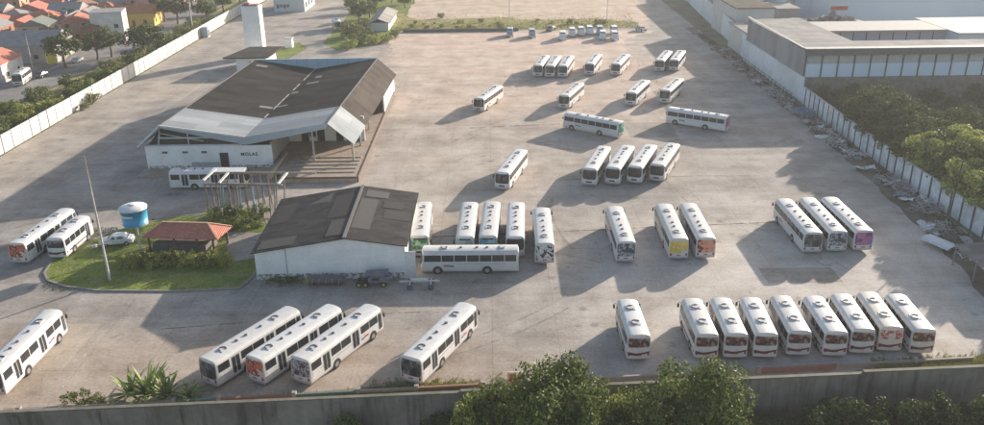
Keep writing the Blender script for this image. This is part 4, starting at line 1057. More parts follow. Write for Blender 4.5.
KT = {'near': tree_kind('tree', 4.4,4.4,3.6,5.6, 64, 15000, .36, 'mid', 21, .22),
      'near2': tree_kind('tree', 5.3,4.6,3.5,5.4, 74, 17000, .36, 'mid', 22, .24),
      'far': tree_kind('tree', 3.6,3.6,2.8,4.6, 30, 2600, .55, 'dark', 23),
      'farmid': tree_kind('tree', 3.3,3.3,2.6,4.2, 26, 2400, .55, 'mid', 24),
      'grove': tree_kind('tree', 4.2,4.2,3.2,4.7, 50, 10000, .5, 'dark', 25),
      'groveb': tree_kind('tree', 4.0,4.0,3.0,4.5, 46, 8500, .5, 'yellow', 26),
      'bush': bush_kind('shrub', 2.0,1.8,1.5, 18, 1500, .3, 'mid', 27),
      'bushy': bush_kind('shrub', 1.9,1.8,1.4, 18, 1800, .28, 'yellow', 28),
      'busho': bush_kind('shrub', 2.2,2.0,1.5, 18, 1300, .34, 'olive', 29),
      'nbush': bush_kind('shrub', 2.6,2.2,2.3, 34, 5200, .26, 'mid', 30),
      'nbushy': bush_kind('shrub', 2.4,2.0,2.2, 30, 4200, .27, 'yellow', 31),
      'nbushd': bush_kind('shrub', 2.4,2.0,2.0, 30, 4200, .26, 'dark', 32)}
kused = set()
def plant(kind, x, y, z, s, label, group=None, rz=None, sc=None, cat=None):
    src = KT[kind]
    if kind in kused: o = copy_tree(src)
    else: o = src; kused.add(kind)
    o.location = (x,y,z); o.rotation_euler = (0,0,random.uniform(0,6.28) if rz is None else rz)
    o.scale = sc or (s,s,s*random.uniform(.92,1.08))
    return tag(o, label, cat or ('tree' if src.name.startswith('tree') else 'shrub'), group)
random.seed(5)
# trees and shrubs outside the retaining wall (front, bottom of the photo)
def front(kind, u, v, y, zt, s, label, sc=None, rz=None, ztop=None, group=None):
    p = aty(u, v, y); plant(kind, p.x, y, zt, s, label, group, rz, sc)
front('near', 557, 400, 57.2, -2.2, 1.0, 'large round crowned green tree, left one of the two in front of the retaining wall', rz=.4, sc=(.95,.95,1.22))
front('near2', 694, 400, 57.2, -2.2, 1.0, 'large broad green tree, right one of the two in front of the retaining wall', rz=1.2, sc=(.96,1,1.23))
front('nbushy', 613, 396, 59.6, -1.0, 1.25, 'yellow green shrub between the two large front trees', sc=(1.25,1,1.5))
front('nbush', 592, 396, 60, -1.4, 1.3, 'green shrub against the right flank of the left front tree', sc=(1.2,1,1.7))
front('nbush', 638, 396, 60, -1.4, 1.3, 'green shrub against the left flank of the right front tree', sc=(1.3,1,1.65))
front('nbush', 503, 398, 60.9, -1.0, 1.2, 'green shrub directly left of the left front tree', sc=(1.3,1,1.65))
front('nbushy', 472, 400, 61.0, -1.2, 1.1, 'light green shrub in front of the wall left of the front trees', sc=(1.3,1,1.35))
front('nbushd', 441, 405, 61, -1.6, 1.0, 'dark green shrub at the left end of the foliage by the front trees', sc=(1.0,1,1.0))
front('nbush', 346, 412, 60.5, -2.2, .8, 'lone small shrub in front of the retaining wall at lower left', sc=(.75,.7,1.15))
for k, (u, s) in enumerate(((742,.9),(775,.75),(812,1.0),(845,1.15),(884,1.05),(915,1.2),(950,1.15),(978,1.3))):
    front('nbushd', u, 412, 60.2+.1*k, -2.0, s, 'dark shrub below the retaining wall at lower right, number %s from the left' % ('one','two','three','four','five','six','seven','eight')[k], sc=(s*1.15,s,s*1.35))
front('nbushy', 838, 405, 61.5, -1.2, .3, 'thin bright sprig growing up the retaining wall at lower right', sc=(.25,.25,.9))
# row of hedge shrubs on the island
hg = []
for i in range(12):
    x = -46.6+i*1.15+random.uniform(-.2,.2)
    plant(('bush','busho','bushy')[(2,2,1,2,2,1,2,2,2,0,2,2)[i]], x, 95.1+random.uniform(-.35,.35), .14, .62, 'rounded shrub of the clipped hedge in front of the red roofed kiosk', 'hedge shrubs in front of the kiosk', sc=(.66,.72,.98))
for i, (u, v) in enumerate(((214,214),(224,212),(236,212),(248,213),(262,212),(228,226),(240,224),(252,223))):
    p = at(u, v+5, 0); plant('bush' if i % 3 else 'bushy', p.x, p.y, .14, .7, 'leafy shrub in the thicket under the steel frame', 'shrubs under the steel frame', sc=(.75,.75,.85))
# shrubs by the left wall inside, trees of the verge
for i, (u, v, k, s, lb) in enumerate(((93,104,'busho',1.0,'olive shrub growing at the foot of the long white wall'),(84,110,'busho',.6,'small low shrub beside the olive one at the wall foot'))):
    p = at(u, v, 0); plant(k, p.x, p.y, 0, s, lb)
TV = 'trees and shrubs between the white wall and the street'
def pv(kind, u, v, s, label, group=None, sc=None):
    p = at(u, v, 0); return plant(kind, p.x, p.y, 0, s, label, group, sc=sc)
pv('far', 146, 57, 1.55, 'broad dark flat topped tree standing just outside the white wall', sc=(1.6,1.6,1.25))
pv('far', 66, 68, 1.3, 'round dark tree beside the yellow wall panel on the street', sc=(1.3,1.3,1.3))
pv('farmid', 98, 60, 1.2, 'pale green tree between the round dark tree and the flat topped one'); pv('farmid', 112, 57, 1.15, 'second pale green tree, nearer the flat topped one')
pv('far', 165, 22, 1.2, 'dark tree behind the yellow house, left of the tall concrete pole'); pv('far', 178, 24, 1.2, 'dark tree directly left of the tall concrete pole')
pv('farmid', 208, 22, 1.35, 'large light green tree just right of the tall concrete pole'); pv('farmid', 224, 12, 1.1, 'light green tree near the white water tower')
pv('far', 192, 9, 1.2, 'dark tree behind the tall concrete pole at the top edge'); pv('far', 240, 2, 1.2, 'tree at the top edge above the water tower'); pv('far', 152, 12, 1.0, 'tree above the yellow house roof')
for i in range(70):
    t = (i+.5)/70; y = 128+t*150; x = -91-random.uniform(.5, 7.5)*(1 if y < 215 else .8)
    if 228 < y < 240: continue
    plant(random.choice(['bush','busho','bushy','busho','bush']), x, y, 0, random.uniform(.9,1.5), 'shrub in the overgrown verge between the white wall and the street', 'shrubs of the street verge')
for i in range(10):
    plant('farmid' if i % 2 else 'busho', -97-random.uniform(0,5), 132+i*6.2, 0, .62 if i % 2 else 1.3, 'low tree in the thick verge growth at the left photo edge', 'verge trees at the left edge')
# shrubs by the access road / small shed
for i, (u, v, k, s) in enumerate(((350,49,'bushy',1.5),(358,45,'bush',1.6),(352,38,'busho',2.0),(363,34,'farmid',.75),(369,40,'bush',1.5),(375,44,'bushy',1.5),(385,42,'bushy',1.3),(395,38,'busho',1.2),(360,24,'far',.95),(370,18,'farmid',.9),(376,10,'far',1.0),(352,12,'farmid',.9),(405,8,'farmid',.8),(365,4,'far',.9),(346,30,'busho',1.2),(414,3,'far',.8),(392,3,'farmid',.9))):
    p = at(u, v, 0); plant(k, p.x, p.y, 0, s, 'green growth in the thicket between the access road and the sunlit yard', 'thicket beside the access road')
sheet('thicket_grass', wob([(-49,243),(-43,232),(-34,243),(-28,262),(-30,420),(-52,420),(-50,300)], .8), .02, grass_m)
sheet('traffic_island', wob([(-60,213),(-55,217),(-52,236),(-56,245),(-62,236)], .2), .03, grass_m)
for i in range(30):
    x = random.uniform(-26,46); plant(random.choice(['busho','busho','bushy']), x, 263+abs(random.gauss(0,9)), 0, random.uniform(.2,.75), 'low tuft of shrub in the grass belt at the back of the yard', 'tufts of the far grass belt')
# grove behind the panel wall
GR = 'dense grove behind the bluish panel wall'
gl = []
random.seed(8)
for row, x0 in enumerate((69.4, 72.5, 80, 89, 98)):
    for j in range((25,19,13,13,13)[row]):
        y = (78+j*3.7 if row == 0 else 96+j*4.2 if row == 1 else 80+j*7.0)+random.uniform(-1.5,1.5)
        if y > 167-(row*0.5): continue
        x = x0+random.uniform(-1.6,1.6)
        yl = (y < 128 and random.random() < .75) or (y < 150 and 78 < x < 92 and random.random() < .35)
        s = random.uniform(.88,1.02)*(.98,1.08,1,1,1)[row]
        if row >= 2 and y > 138: s *= .62; yl = False
        if row < 2 and y > 152: s *= .6
        if row >= 2 and y < 135: yl = random.random() < .6
        plant('groveb' if yl else 'grove', x, y, 0, s, 'sunlit yellow green tree in the grove behind the panel wall' if yl else 'dark green tree in the grove behind the panel wall',
              'yellow green trees of the grove' if yl else 'dark trees of the grove')
for j in range(17):
    plant('grove', 70.3+random.uniform(-.6,.6), 101+j*3.1, 0, .9, 'dark green tree in the grove behind the panel wall', 'dark trees of the grove', sc=(.85,1.05,.98))
# fronds: spiky plants inside the retaining wall
def spiky(label, u, v, y, s, n=34, seed=1, zb=0):
    rnd = random.Random(seed); p = aty(u, v, y); o = bld('spiky_plant', label, 'plant', (p.x, y, zb)); q = MB()
    for i in range(n):
        a = rnd.uniform(0, 2*math.pi); el = rnd.uniform(.35, 1.35); L = s*rnd.uniform(.7,1.15); d = Vector((math.cos(a),math.sin(a),0)); wd = .11*s/2.6
        sd_ = Vector((-d.y,d.x,0)); pr = None; N = 7
        for k in range(N+1):
            t = k/N; r = L*t*math.cos(el)*(1+.15*t); z = L*t*math.sin(el)-L*.35*t*t*math.cos(el)
            c = d*r+Vector((0,0,.15+z)); w_ = wd*(1.25-.2*t)*(1-t**4)+.005
            cur = (c-sd_*w_+Vector((0,0,w_*.5)), c, c+sd_*w_+Vector((0,0,w_*.5)))
            if pr: q.add([pr[0],cur[0],cur[1],pr[1]],[(0,1,2,3)]); q.add([pr[1],cur[1],cur[2],pr[2]],[(0,1,2,3)])
            pr = cur
    q.build('leaf_rosette', leaf_mat('agave_leaf', (.15,.24,.07), (.24,.31,.11), (.38,.4,.2), 1.0, .2) if 'agave_leaf' not in bpy.data.materials else bpy.data.materials['agave_leaf'], o); return o
spiky('large spiky green plant with upright leaves inside the front wall', 149, 394, 66.6, 3.7, 46, 1)
spiky('spiky green plant right of the largest one inside the front wall', 168, 398, 66.4, 3.0, 36, 2)
spiky('low spiky plant at the left of the spiky group', 131, 398, 66.6, 3.0, 26, 3)
spiky('small spiky plant at the right end of the spiky group', 190, 401, 66.2, 2.4, 26, 4)
p = aty(77,400,65.6); plant('bush', p.x, 65.6, 0, .7, 'small round shrub inside the front wall at lower left', sc=(.7,.6,.7))
p = aty(98,402,65.6); plant('busho', p.x, 65.6, 0, .45, 'low dry shrub next to the small round one at lower left', sc=(.55,.4,.4))
# grass blades: one stuff object each area
def tufts(name, area, n, h, m, label):
    rnd = random.Random(name); q = MB()
    for _ in range(n):
        x, y = area(rnd); k = rnd.randint(4, 7)
        for _k in range(k):
            a = rnd.uniform(0, 6.28); w_ = .03+.02*rnd.random(); hh = h*rnd.uniform(.4,1.2); ox, oy = rnd.gauss(0,.09), rnd.gauss(0,.09)
            c, s_ = math.cos(a), math.sin(a); l = rnd.uniform(.1,.6)*hh
            q.add([(x+ox-c*w_,y+oy-s_*w_,.0),(x+ox+c*w_,y+oy+s_*w_,.0),(x+ox-s_*l,y+oy+c*l,hh)],[(0,1,2)])
    o = q.build(name, m); o['kind'] = 'stuff'; o['label'] = label; o['category'] = 'grass'; return o
gb1 = leaf_mat('grass_blades_dry', (.30,.29,.09), (.38,.34,.13), (.2,.25,.07), .5, .2)
gb2 = leaf_mat('grass_blades_green', (.09,.13,.03), (.13,.17,.04), (.2,.21,.07), .5, .2)
def a1(r):
    x = r.uniform(38,56); return x, wy(x)+3.6+abs(r.gauss(0,1.0))
tufts('grass', a1, 6500, .45, gb1, 'yellow green grass fringe along the front wall at the right')
def a2(r):
    x = r.triangular(-26,4,-6); return x, wy(x)+3.5+abs(r.gauss(0,.8))*(1.2 if x > -12 else .6)
tufts('grass', a2, 4500, .36, gb1, 'dry grass fringe along the front wall near the lone bus')
def a3(r):
    while True:
        x, y = r.uniform(-56.5,-30), r.uniform(88.8,111)
        if (x > -55 or y > 93) and not (y > 108 and x < -50): return x, y
tufts('grass', a3, 3500, .22, gb2, 'short green grass growing on the island')
def a4(r):
    x = r.uniform(-50,-24); return x, wy(x)+3.1+abs(r.gauss(0,.35))
tufts('grass', a4, 1200, .3, gb1, 'thin weeds along the front wall at the left')
def a6(r): return r.uniform(-30,48), 262+abs(r.gauss(0,10))
tufts('grass', a6, 3500, .4, gb1, 'dry yellow grass of the belt at the back of the yard')
def a5(r):
    return 64.2-abs(r.gauss(0,1.0)), r.uniform(70,250)
tufts('weeds', a5, 2600, .5, leaf_mat('weed_blades', (.08,.10,.04), (.12,.12,.05), (.16,.14,.08), .3, .2), 'rough weeds growing among the scrap along the right wall')
dr1 = yard_mat('rough_verge_dirt', (.19,.165,.135), (.13,.12,.095), joints=False, dirt=.6)
sheet('rough_verge', wob([(64.3,62),(64.3,262),(60.9,262),(61.8,240),(61.5,200),(61,160),(60,120),(58.6,98),(56.6,84),(56,70),(57,66.5)], .5, 2.5), .014, dr1)
sheet('front_verge', wob([(-46,wy(-46)+.2),(56,wy(56)+.2),(56,wy(56)+5.6),(40,wy(40)+5.4),(33,wy(33)+4.5),(0,wy(0)+4.6),(-8,wy(-8)+5.6),(-25,wy(-25)+4.8),(-46,wy(-46)+4.6)], .25, 2), .012, yard_mat('front_verge_earth', (.26,.2,.14), (.17,.14,.09), joints=False))
# ------------------------------------------------------------------ cars and vans
def make_car(name, L, W, Hh, kind, paint):
    root = empty(name); e = L/2
    if kind == 'van': side = [(-e,.35),(-e-.0,1.0),(-e+.08,Hh*.62),(-e+.2,Hh-.06),(-e+.5,Hh),(e-1.35,Hh),(e-1.05,Hh-.08),(e-.45,1.15),(e-.1,.95),(e,.7),(e,.35)]
    else: side = [(-e,.35),(-e,.75),(-e+.1,.95),(-e+.55,1.0),(-e+1.05,Hh-.03),(-e+1.5,Hh),(e-2.0,Hh),(e-1.75,Hh-.05),(e-1.05,.98),(e-.2,.8),(e,.62),(e,.35)]
    q = MB(); n = len(side)
    def wx(z): return W/2*(1 if z < 1.0 else 1-.17*(z-1.0)/(Hh-1.0))
    vs = [(-wx(z),y,z) for y,z in side]+[(wx(z),y,z) for y,z in side]
    q.add(vs, [tuple(range(n)), tuple(range(n,2*n))[::-1]]+[((i+1)%n,i,n+i,n+(i+1)%n) for i in range(n)])
    b = q.build('body', paint, root)
    bv = b.modifiers.new('bevel','BEVEL'); bv.width = .07; bv.segments = 2; bv.limit_method = 'ANGLE'
    def strip(y0,z0,y1,z1,ins,nm):
        dn = Vector((0,z1-z0,-(y1-y0))).normalized(); dn = -dn if (y0+y1)*dn.y < 0 else dn
        o = dn*.012; m_ = MB(); w0, w1 = wx(z0)-ins, wx(z1)-ins
        pts = [Vector((-w0,y0,z0))+o, Vector((w0,y0,z0))+o, Vector((w1,y1,z1))+o, Vector((-w1,y1,z1))+o]
        m_.add(pts,[(0,1,2,3)]); m_.build(nm, glass, root)
    if kind == 'van': strip(e-.55,1.25,e-1.02,Hh-.14,.12,'windscreen'); strip(-e+.1,Hh*.66,-e+.19,Hh-.14,.14,'rear_window'); wr = ((-e+.35,-e+1.5),(-e+1.6,-e+2.6),(e-1.9,e-1.0)); z0, z1 = 1.15, Hh-.2
    else: strip(e-1.12,1.02,e-1.72,Hh-.09,.1,'windscreen'); strip(-e+.6,1.04,-e+1.03,Hh-.09,.1,'rear_window'); wr = ((-e+1.05,e-2.3),(e-2.2,e-1.55)); z0, z1 = 1.03, Hh-.13
    for s in (-1,1):
        for y0, y1 in wr:
            m_ = MB(); k = .22 if kind == 'car' else .02
            m_.add([(s*(wx(z0)+.012),y0,z0),(s*(wx(z0)+.012),y1,z0),(s*(wx(z1)+.012),y1-k,z1),(s*(wx(z1)+.012),y0+k,z1)],[(0,1,2,3) if s > 0 else (3,2,1,0)]); m_.build('window', glass, root)
        for y in (e-.85,-e+.8):
            m_ = MB(); x1 = s*(W/2+.01); m_.tube([(x1-s*.2,y,.32),(x1,y,.32)],.32,16); wo = m_.build('wheel', rubber, root)
            MB().tube([(x1,y,.32),(x1+s*.01,y,.32)],.19,12).build('rim', rimm, wo)
        m_ = MB(); m_.box(min(s*W*.28,s*W*.43),max(s*W*.28,s*W*.43),e-.01,e+.02,.62,.78); m_.build('headlight', clearl, root)
        m_ = MB(); m_.box(min(s*W*.32,s*W*.45),max(s*W*.32,s*W*.45),-e-.02,-e+.01,.7,.9); m_.build('tail_light', redl, root)
    return root
carw = M('car_white', (.72,.73,.74), .3); cars_ = M('car_silver', (.38,.42,.47), .3, .3); card = M('car_dark', (.06,.07,.09), .3)
carb = M('car_blue', (.14,.22,.36), .35)
van = make_car('van', 5.0, 1.95, 2.35, 'van', carw); car = make_car('car', 4.3, 1.72, 1.45, 'car', carw)
vu = set()
def vehicle(kind, u, v, yaw, paint, label, group=None, z=.016, s=1):
    src = van if kind == 'van' else car
    o = copy_tree(src) if kind in vu else src; vu.add(kind)
    p = at(u, v, 0); o.location = (p.x, p.y, z); o.rotation_euler = (0,0,R(yaw)); o.scale = (s,s,s)
    if paint is not carw:
        for ch in o.children:
            if ch.name.startswith('body'): ch.data = ch.data.copy(); ch.data.materials[0] = paint
    return tag(o, label, kind, group)
GV = 'vehicles parked in line before the far grass belt'
vehicle('car', 118, 245, 100, carw, 'white car parked on the grass beside the blue tank', z=.155)
vehicle('van', 572, 36, 178, carw, 'white van, first from the left in the far tight row', GV)
vehicle('van', 581, 35, 181, carw, 'white van, second from the left in the far tight row', GV)
vehicle('van', 589.5, 34, 180, carw, 'white van, third from the left in the far tight row', GV)
vehicle('van', 562.5, 39.5, 176, carw, 'white van parked a little forward left of the far tight row', GV)
vehicle('van', 599.5, 34, 174, cars_, 'silver van behind another van in the far tight row', GV)
vehicle('van', 602.5, 39, 172, carw, 'white van parked in front of the silver one in the far row', GV)
vehicle('van', 614, 34, 180, carw, 'white van behind the rightmost one of the far row', GV)
vehicle('van', 614.3, 39.5, 180, carw, 'white van at the right end of the far row', GV)
vehicle('car', 641, 31, 205, cars_, 'silver blue car standing alone right of the far row', GV)
vehicle('van', 510, 36, 178, cars_, 'bluish silver van standing apart at the left by the low wall', GV)
vehicle('van', 532, 37, 180, cars_, 'bluish silver van, second of the two standing apart by the low wall', GV)
vehicle('car', 551, 31, 150, card, 'dark car in the weeds left of the far row', GV)
vehicle('car', 43, 77, -6, card, 'dark car on the street outside the white wall', None)
vehicle('car', 118, 40, -75, cars_, 'silver car on the town street below the yellow house', None)
vehicle('car', 78, 62, 5, carw, 'small white car on the street between the trees', None)
# wrecks in front of the centre warehouse
Wk = bld('wrecked_truck', 'stripped dark truck chassis with yellow wheel hubs by the white warehouse wall', 'wrecked truck', (-14.5,89.2,0))
scr_d = M('wreck_dark', (.06,.065,.075), .7, col2=(.14,.13,.13), scale=2); scr_b = M('wreck_blue_grey', (.2,.24,.29), .6, col2=(.1,.1,.12), scale=1.5); yel = M('hub_yellow', (.42,.40,.08), .7)
q = MB(); q.box(-3.2,2.8,-.5,-.36,.75,.95); q.box(-3.2,2.8,.36,.5,.75,.95)
for i in range(6): q.box(-3+i*1.1,-2.9+i*1.1,-.36,.36,.78,.92)
q.build('chassis', scr_d, Wk)
q = MB(); q.box(-.6,2.9,-1.0,1.0,1.0,1.9); q.box(-.3,2.2,-.9,.9,1.9,2.3); q.obox((.8,0,2.38),(1,0,.05),(0,1,0),(0,0,1),1.9,1.05,.05); q.build('cab_shell', scr_b, Wk)
q = MB(); q.box(.1,1.3,-1.03,-1.0,1.35,1.8); q.build('window_opening', blackp, Wk)
for x in (-2.2,-1.1,1.9):
    for s in (-1,1):
        w_ = MB().tube([(x,s*.95,.5),(x,s*.7,.5)],.5,16).build('wheel', rubber, Wk); MB().tube([(x,s*.96,.5),(x,s*.99,.5)],.27,12).build('hub', yel, w_)
Bd = bld('bus_shell', 'long dark wrecked body shell lying along the white warehouse wall', 'wreck', (-20.2,89.6,0))
q = MB(); q.tube([(-2.6,0,.8),(-2.3,0,.9),(2.4,0,.85),(2.8,0,.75)],[.55,.8,.8,.5],10); q.build('body', M('wreck_shell', (.09,.09,.10), .6, col2=(.16,.13,.12)), Bd)
q = MB(); q.tube([(-2.85,-.1,.75),(-2.62,-.1,.75)],.5,14); q.build('wheel', yel, Bd)
Wk.scale = (.72,.72,.72); Bd.scale = (.8,.75,.75)
q = MB()
for i in range(5): q.beam((-2+i,-.85,.2),(-1.8+i,-.8,1.4),.09)
q.build('rib', steel, Bd)
TRL = bld('trailer', 'narrow white towing trailer frame on small wheels by the crosswise bus', 'trailer', (-9.4,88.6,0))
q = MB(); q.beam((-1.8,0,.75),(3.0,.1,.75),.22,.18); q.beam((-.5,-.9,.7),(-.5,.9,.7),.14); q.beam((2.0,-.8,.7),(2.0,.8,.7),.14); q.box(-.4,1.6,-.25,.25,.85,1.05); q.build('frame', M('trailer_white', (.6,.6,.58), .5), TRL)
for x in (-.5,2.0):
    for s in (-1,1):
        w_ = MB().tube([(x,s*.9,.36),(x,s*.72,.36)],.36,14).build('wheel', M('wheel_teal_dark', (.08,.14,.15), .7), TRL)
random.seed(31)
for i,(x,y) in enumerate(((-26.6,90.1),(-25.2,89.8),(-24.0,90.2))):
    plant('bush', x, y, 0, .3, 'small weed shrub at the foot of the white warehouse wall', 'weeds at the warehouse wall', sc=(.5,.35,.4))
# ------------------------------------------------------------------ scrap along the right wall
scrapm = [M('scrap_white', (.78,.79,.80), .6, col2=(.5,.5,.5), scale=2), M('scrap_grey', (.45,.46,.47), .6, col2=(.3,.28,.26), scale=2), M('scrap_blue', (.16,.24,.32), .6, col2=(.2,.2,.2), scale=1.5), rust, M('scrap_dark', (.06,.06,.065), .8)]
def bent(m, seed, nm='scrap_metal'):
    rnd = random.Random(seed); q = MB(); n = 4; vs = []
    W_, L_ = rnd.uniform(.6,1.1), rnd.uniform(1.2,2.3)
    for i in range(n+1):
        for j in range(3):
            vs.append((W_*(j-1), L_*(i/n-.5)*1.6, .15+abs(i/n-.5)*rnd.uniform(.1,.9)+rnd.uniform(-.08,.12)))
    q.add(vs, [(i*3+j,i*3+j+1,(i+1)*3+j+1,(i+1)*3+j) for i in range(n) for j in range(2)])
    q.add([(x,y,z-.05) for x,y,z in vs], [((i+1)*3+j,(i+1)*3+j+1,i*3+j+1,i*3+j) for i in range(n) for j in range(2)])
    return q.build(nm, m)
def frame_(m, seed):
    rnd = random.Random(seed); q = MB(); L_ = rnd.uniform(1.2,2.4); W_ = rnd.uniform(.5,1.0)
    for x in (-W_,W_): q.tube([(x,-L_,.2),(x*.9,0,.45),(x,L_,.3)],.05,5)
    for k in range(5): q.tube([(-W_,-L_+k*L_/2,.28),(0,-L_+k*L_/2,.5+.2*rnd.random()),(W_,-L_+k*L_/2,.32)],.04,5)
    q.tube([(-W_,-L_*.5,.3),(-W_*.8,-L_*.5,1.1),(W_*.8,-L_*.4,1.0),(W_,-L_*.4,.3)],.045,5)
    return q.build('scrap_tubing', m)
def seat_(m):
    q = MB(); q.box(-.25,.25,-.25,.25,.35,.45); q.obox((0,.3,.75),(1,0,0),(0,1,.15),(0,-.15,1),.25,.05,.35); q.beam((-.2,-.2,0),(-.2,-.2,.35),.04); q.beam((.2,.2,0),(.2,.2,.35),.04); q.beam((.2,-.2,0),(.2,-.2,.35),.04); q.beam((-.2,.2,0),(-.2,.2,.35),.04)
    return q.build('discarded_bus_seat', m)  # old bus seat thrown out with the scrap
def tyre_():
    q = MB(); n, k = 18, 8
    vs = []; 
    for i in range(n):
        a = 2*math.pi*i/n
        for j in range(k):
            b = 2*math.pi*j/k; r = .42+.13*math.cos(b); vs.append((r*math.cos(a), r*math.sin(a), .14+.12*math.sin(b)))
    q.add(vs, [(i*k+j,((i+1)%n)*k+j,((i+1)%n)*k+(j+1)%k,i*k+(j+1)%k) for i in range(n) for j in range(k)], 0, True); return q.build('old_tyre', rubber)
kinds = []
for i, m_ in enumerate((scrapm[0],scrapm[1],scrapm[2],scrapm[0],scrapm[3])): 
    o = bent(m_, 40+i); kinds.append((o, 'crumpled sheet metal panel in the scrap line along the right wall', 'scrap panel', 'crumpled scrap panels'))
for i, m_ in enumerate((scrapm[1],scrapm[0],scrapm[3])):
    kinds.append((frame_(m_, 50+i), 'bent tubular frame in the scrap line along the right wall', 'scrap frame', 'bent scrap frames'))
kinds.append((seat_(scrapm[2]), 'old bus seat thrown in the scrap line', 'seat', 'old seats in the scrap')); kinds.append((tyre_(), 'worn tyre lying in the scrap line', 'tyre', 'worn tyres in the scrap'))
random.seed(77); firstk = set()
for i in range(285):
    y = random.triangular(88, 245, 120); k = random.choice([0,1,2,3,4,5,6,7,5,6,5,6,7,8,8,9,9,5])
    if 128 < y < 132 or 158 < y < 160: continue
    src, lb, ct, gp = kinds[k]; o = src if k not in firstk else src.copy()
    if k in firstk: COL.objects.link(o)
    firstk.add(k)
    o.location = (62.6+random.uniform(-1.7,1.3)-(1.6 if y < 105 else 0), y, random.choice([0,0,0,.25,.5])); o.rotation_euler = (random.uniform(-.25,.25),random.uniform(-.3,.3),random.uniform(0,6.28))
    s = random.uniform(.5,.95); o.scale = (s,s,s*1.2); tag(o, lb, ct, gp)
sk_ = bld('skip', 'blue steel skip standing among the scrap by the wall', 'skip', (62.7,160.5,0), .2)
q = MB(); q.add([(-1,-1.5,0),(1,-1.5,0),(1,1.5,0),(-1,1.5,0),(-1.3,-1.9,1.3),(1.3,-1.9,1.3),(1.3,1.9,1.3),(-1.3,1.9,1.3),(-1.15,-1.7,1.3),(1.15,-1.7,1.3),(1.15,1.7,1.3),(-1.15,1.7,1.3),(-.9,-1.4,.3),(.9,-1.4,.3),(.9,1.4,.3),(-.9,1.4,.3)],
  [(3,2,1,0),(0,1,5,4),(1,2,6,5),(2,3,7,6),(3,0,4,7),(4,5,9,8),(5,6,10,9),(6,7,11,10),(7,4,8,11),(8,9,13,12),(9,10,14,13),(10,11,15,14),(11,8,12,15),(12,13,14,15)]); q.build('hopper', M('skip_blue', (.12,.22,.36), .6), sk_)
bp = bld('scrap_bus_roof', 'long white bus roof section lying on the scrap near the awning', 'scrap roof section', (58.4,98.0,.5), R(24)); q = MB()
vs = []; n = 8
for i in range(2):
    for j in range(n+1): a = math.pi*(j/n); vs.append((-math.cos(a)*1.2, (i-.5)*4.2, .35*math.sin(a)+.1))
q.add(vs, [(j,j+1,n+2+j,n+1+j) for j in range(n)], 0, True); q.add([(x,y,z-.06) for x,y,z in vs], [(n+1+j,n+2+j,j+1,j) for j in range(n)], 0, True); q.build('panel', M('roof_section_white', (.62,.66,.70), .5), bp)
q = MB()
for i in range(5): q.beam((-1.1,-2+i,.05),(1.1,-2+i,.05),.06)
q.build('rib', steel, bp)
# ------------------------------------------------------------------ the town beyond the wall
roofs = {'red tiled': tile_m, 'brown tiled': M('brown_tiles', (.17,.09,.06), .9, col2=(.26,.13,.08), scale=1.2, fine=4), 'orange tiled': M('orange_tiles', (.42,.17,.08), .9, col2=(.33,.13,.07), scale=1, fine=4),
         'grey sheet': M('grey_sheet_town', (.22,.22,.23), .8, col2=(.3,.29,.28), scale=.8), 'dull green': M('green_sheet_town', (.12,.17,.14), .8, col2=(.2,.2,.18))}
wallsc = {'white': M('house_white', (.66,.65,.62), .85, col2=(.5,.49,.46), scale=.5), 'peach': M('house_peach', (.50,.30,.2), .85), 'cream': M('house_cream', (.55,.46,.33), .85), 'grey': M('house_grey', (.36,.35,.34), .9, col2=(.27,.26,.25)),
          'pink': M('house_pink', (.5,.28,.25), .85), 'brick': M('house_brick', (.33,.15,.09), .9, col2=(.25,.13,.09), scale=2), 'yellow': M('house_yellow', (.62,.44,.1), .8)}
def house(x, y, w_, d, h, rn, wn_, hip, label, group=None, rz=0, flat=False):
    o = bld('house', label, 'house', (x,y,0), rz, group); wm = wallsc[wn_]; q = MB(); q.box(-w_/2,w_/2,-d/2,d/2,0,h); wl_ = q.build('wall', wm, o)
    q = MB(); ov_ = .35; rh = min(w_,d)*.24; a,b,c,e_ = (-w_/2-ov_,-d/2-ov_,h+.02),(w_/2+ov_,-d/2-ov_,h+.02),(w_/2+ov_,d/2+ov_,h+.02),(-w_/2-ov_,d/2+ov_,h+.02)
    if flat: q.box(-w_/2-.1,w_/2+.1,-d/2-.1,d/2+.1,h,h+.15)
    elif w_ >= d:
        k = d/2 if hip else -ov_; r0, r1 = (-w_/2+k,0,h+rh),(w_/2-k,0,h+rh)
        q.add([a,b,r1,r0],[(0,1,2,3)]); q.add([c,e_,r0,r1],[(0,1,2,3)]); q.add([b,c,r1],[(0,1,2)]); q.add([e_,a,r0],[(0,1,2)]); q.add([a,b,c,e_],[(3,2,1,0)])
    else:
        k = w_/2 if hip else -ov_; r0, r1 = (0,-d/2+k,h+rh),(0,d/2-k,h+rh)
        q.add([a,e_,r1,r0],[(3,2,1,0)]); q.add([b,c,r1,r0],[(0,1,2,3)]); q.add([a,b,r0],[(0,1,2)]); q.add([c,e_,r1],[(0,1,2)]); q.add([a,b,c,e_],[(3,2,1,0)])
    q.build('roof', roofs[rn], o)
    nst = 2 if h > 5 else 1
    for st in range(nst):
        z = 1.1+st*3.0
        for xx in (-w_*.3, w_*.28):
            f_ = MB().box(xx-.55,xx+.55,-d/2-.03,-d/2,z,z+1.1).build('window', glass, wl_)
        for yy in (-d*.25, d*.25):
            MB().box(w_/2,w_/2+.03,yy-.5,yy+.5,z,z+1.1).build('window', glass, wl_)
    MB().box(-.45,.45,-d/2-.04,-d/2,0,2.1).build('door', M('door_brown', (.15,.08,.05), .7), wl_)
    return o
random.seed(99)
avoid = [(-131,242,13,10)]
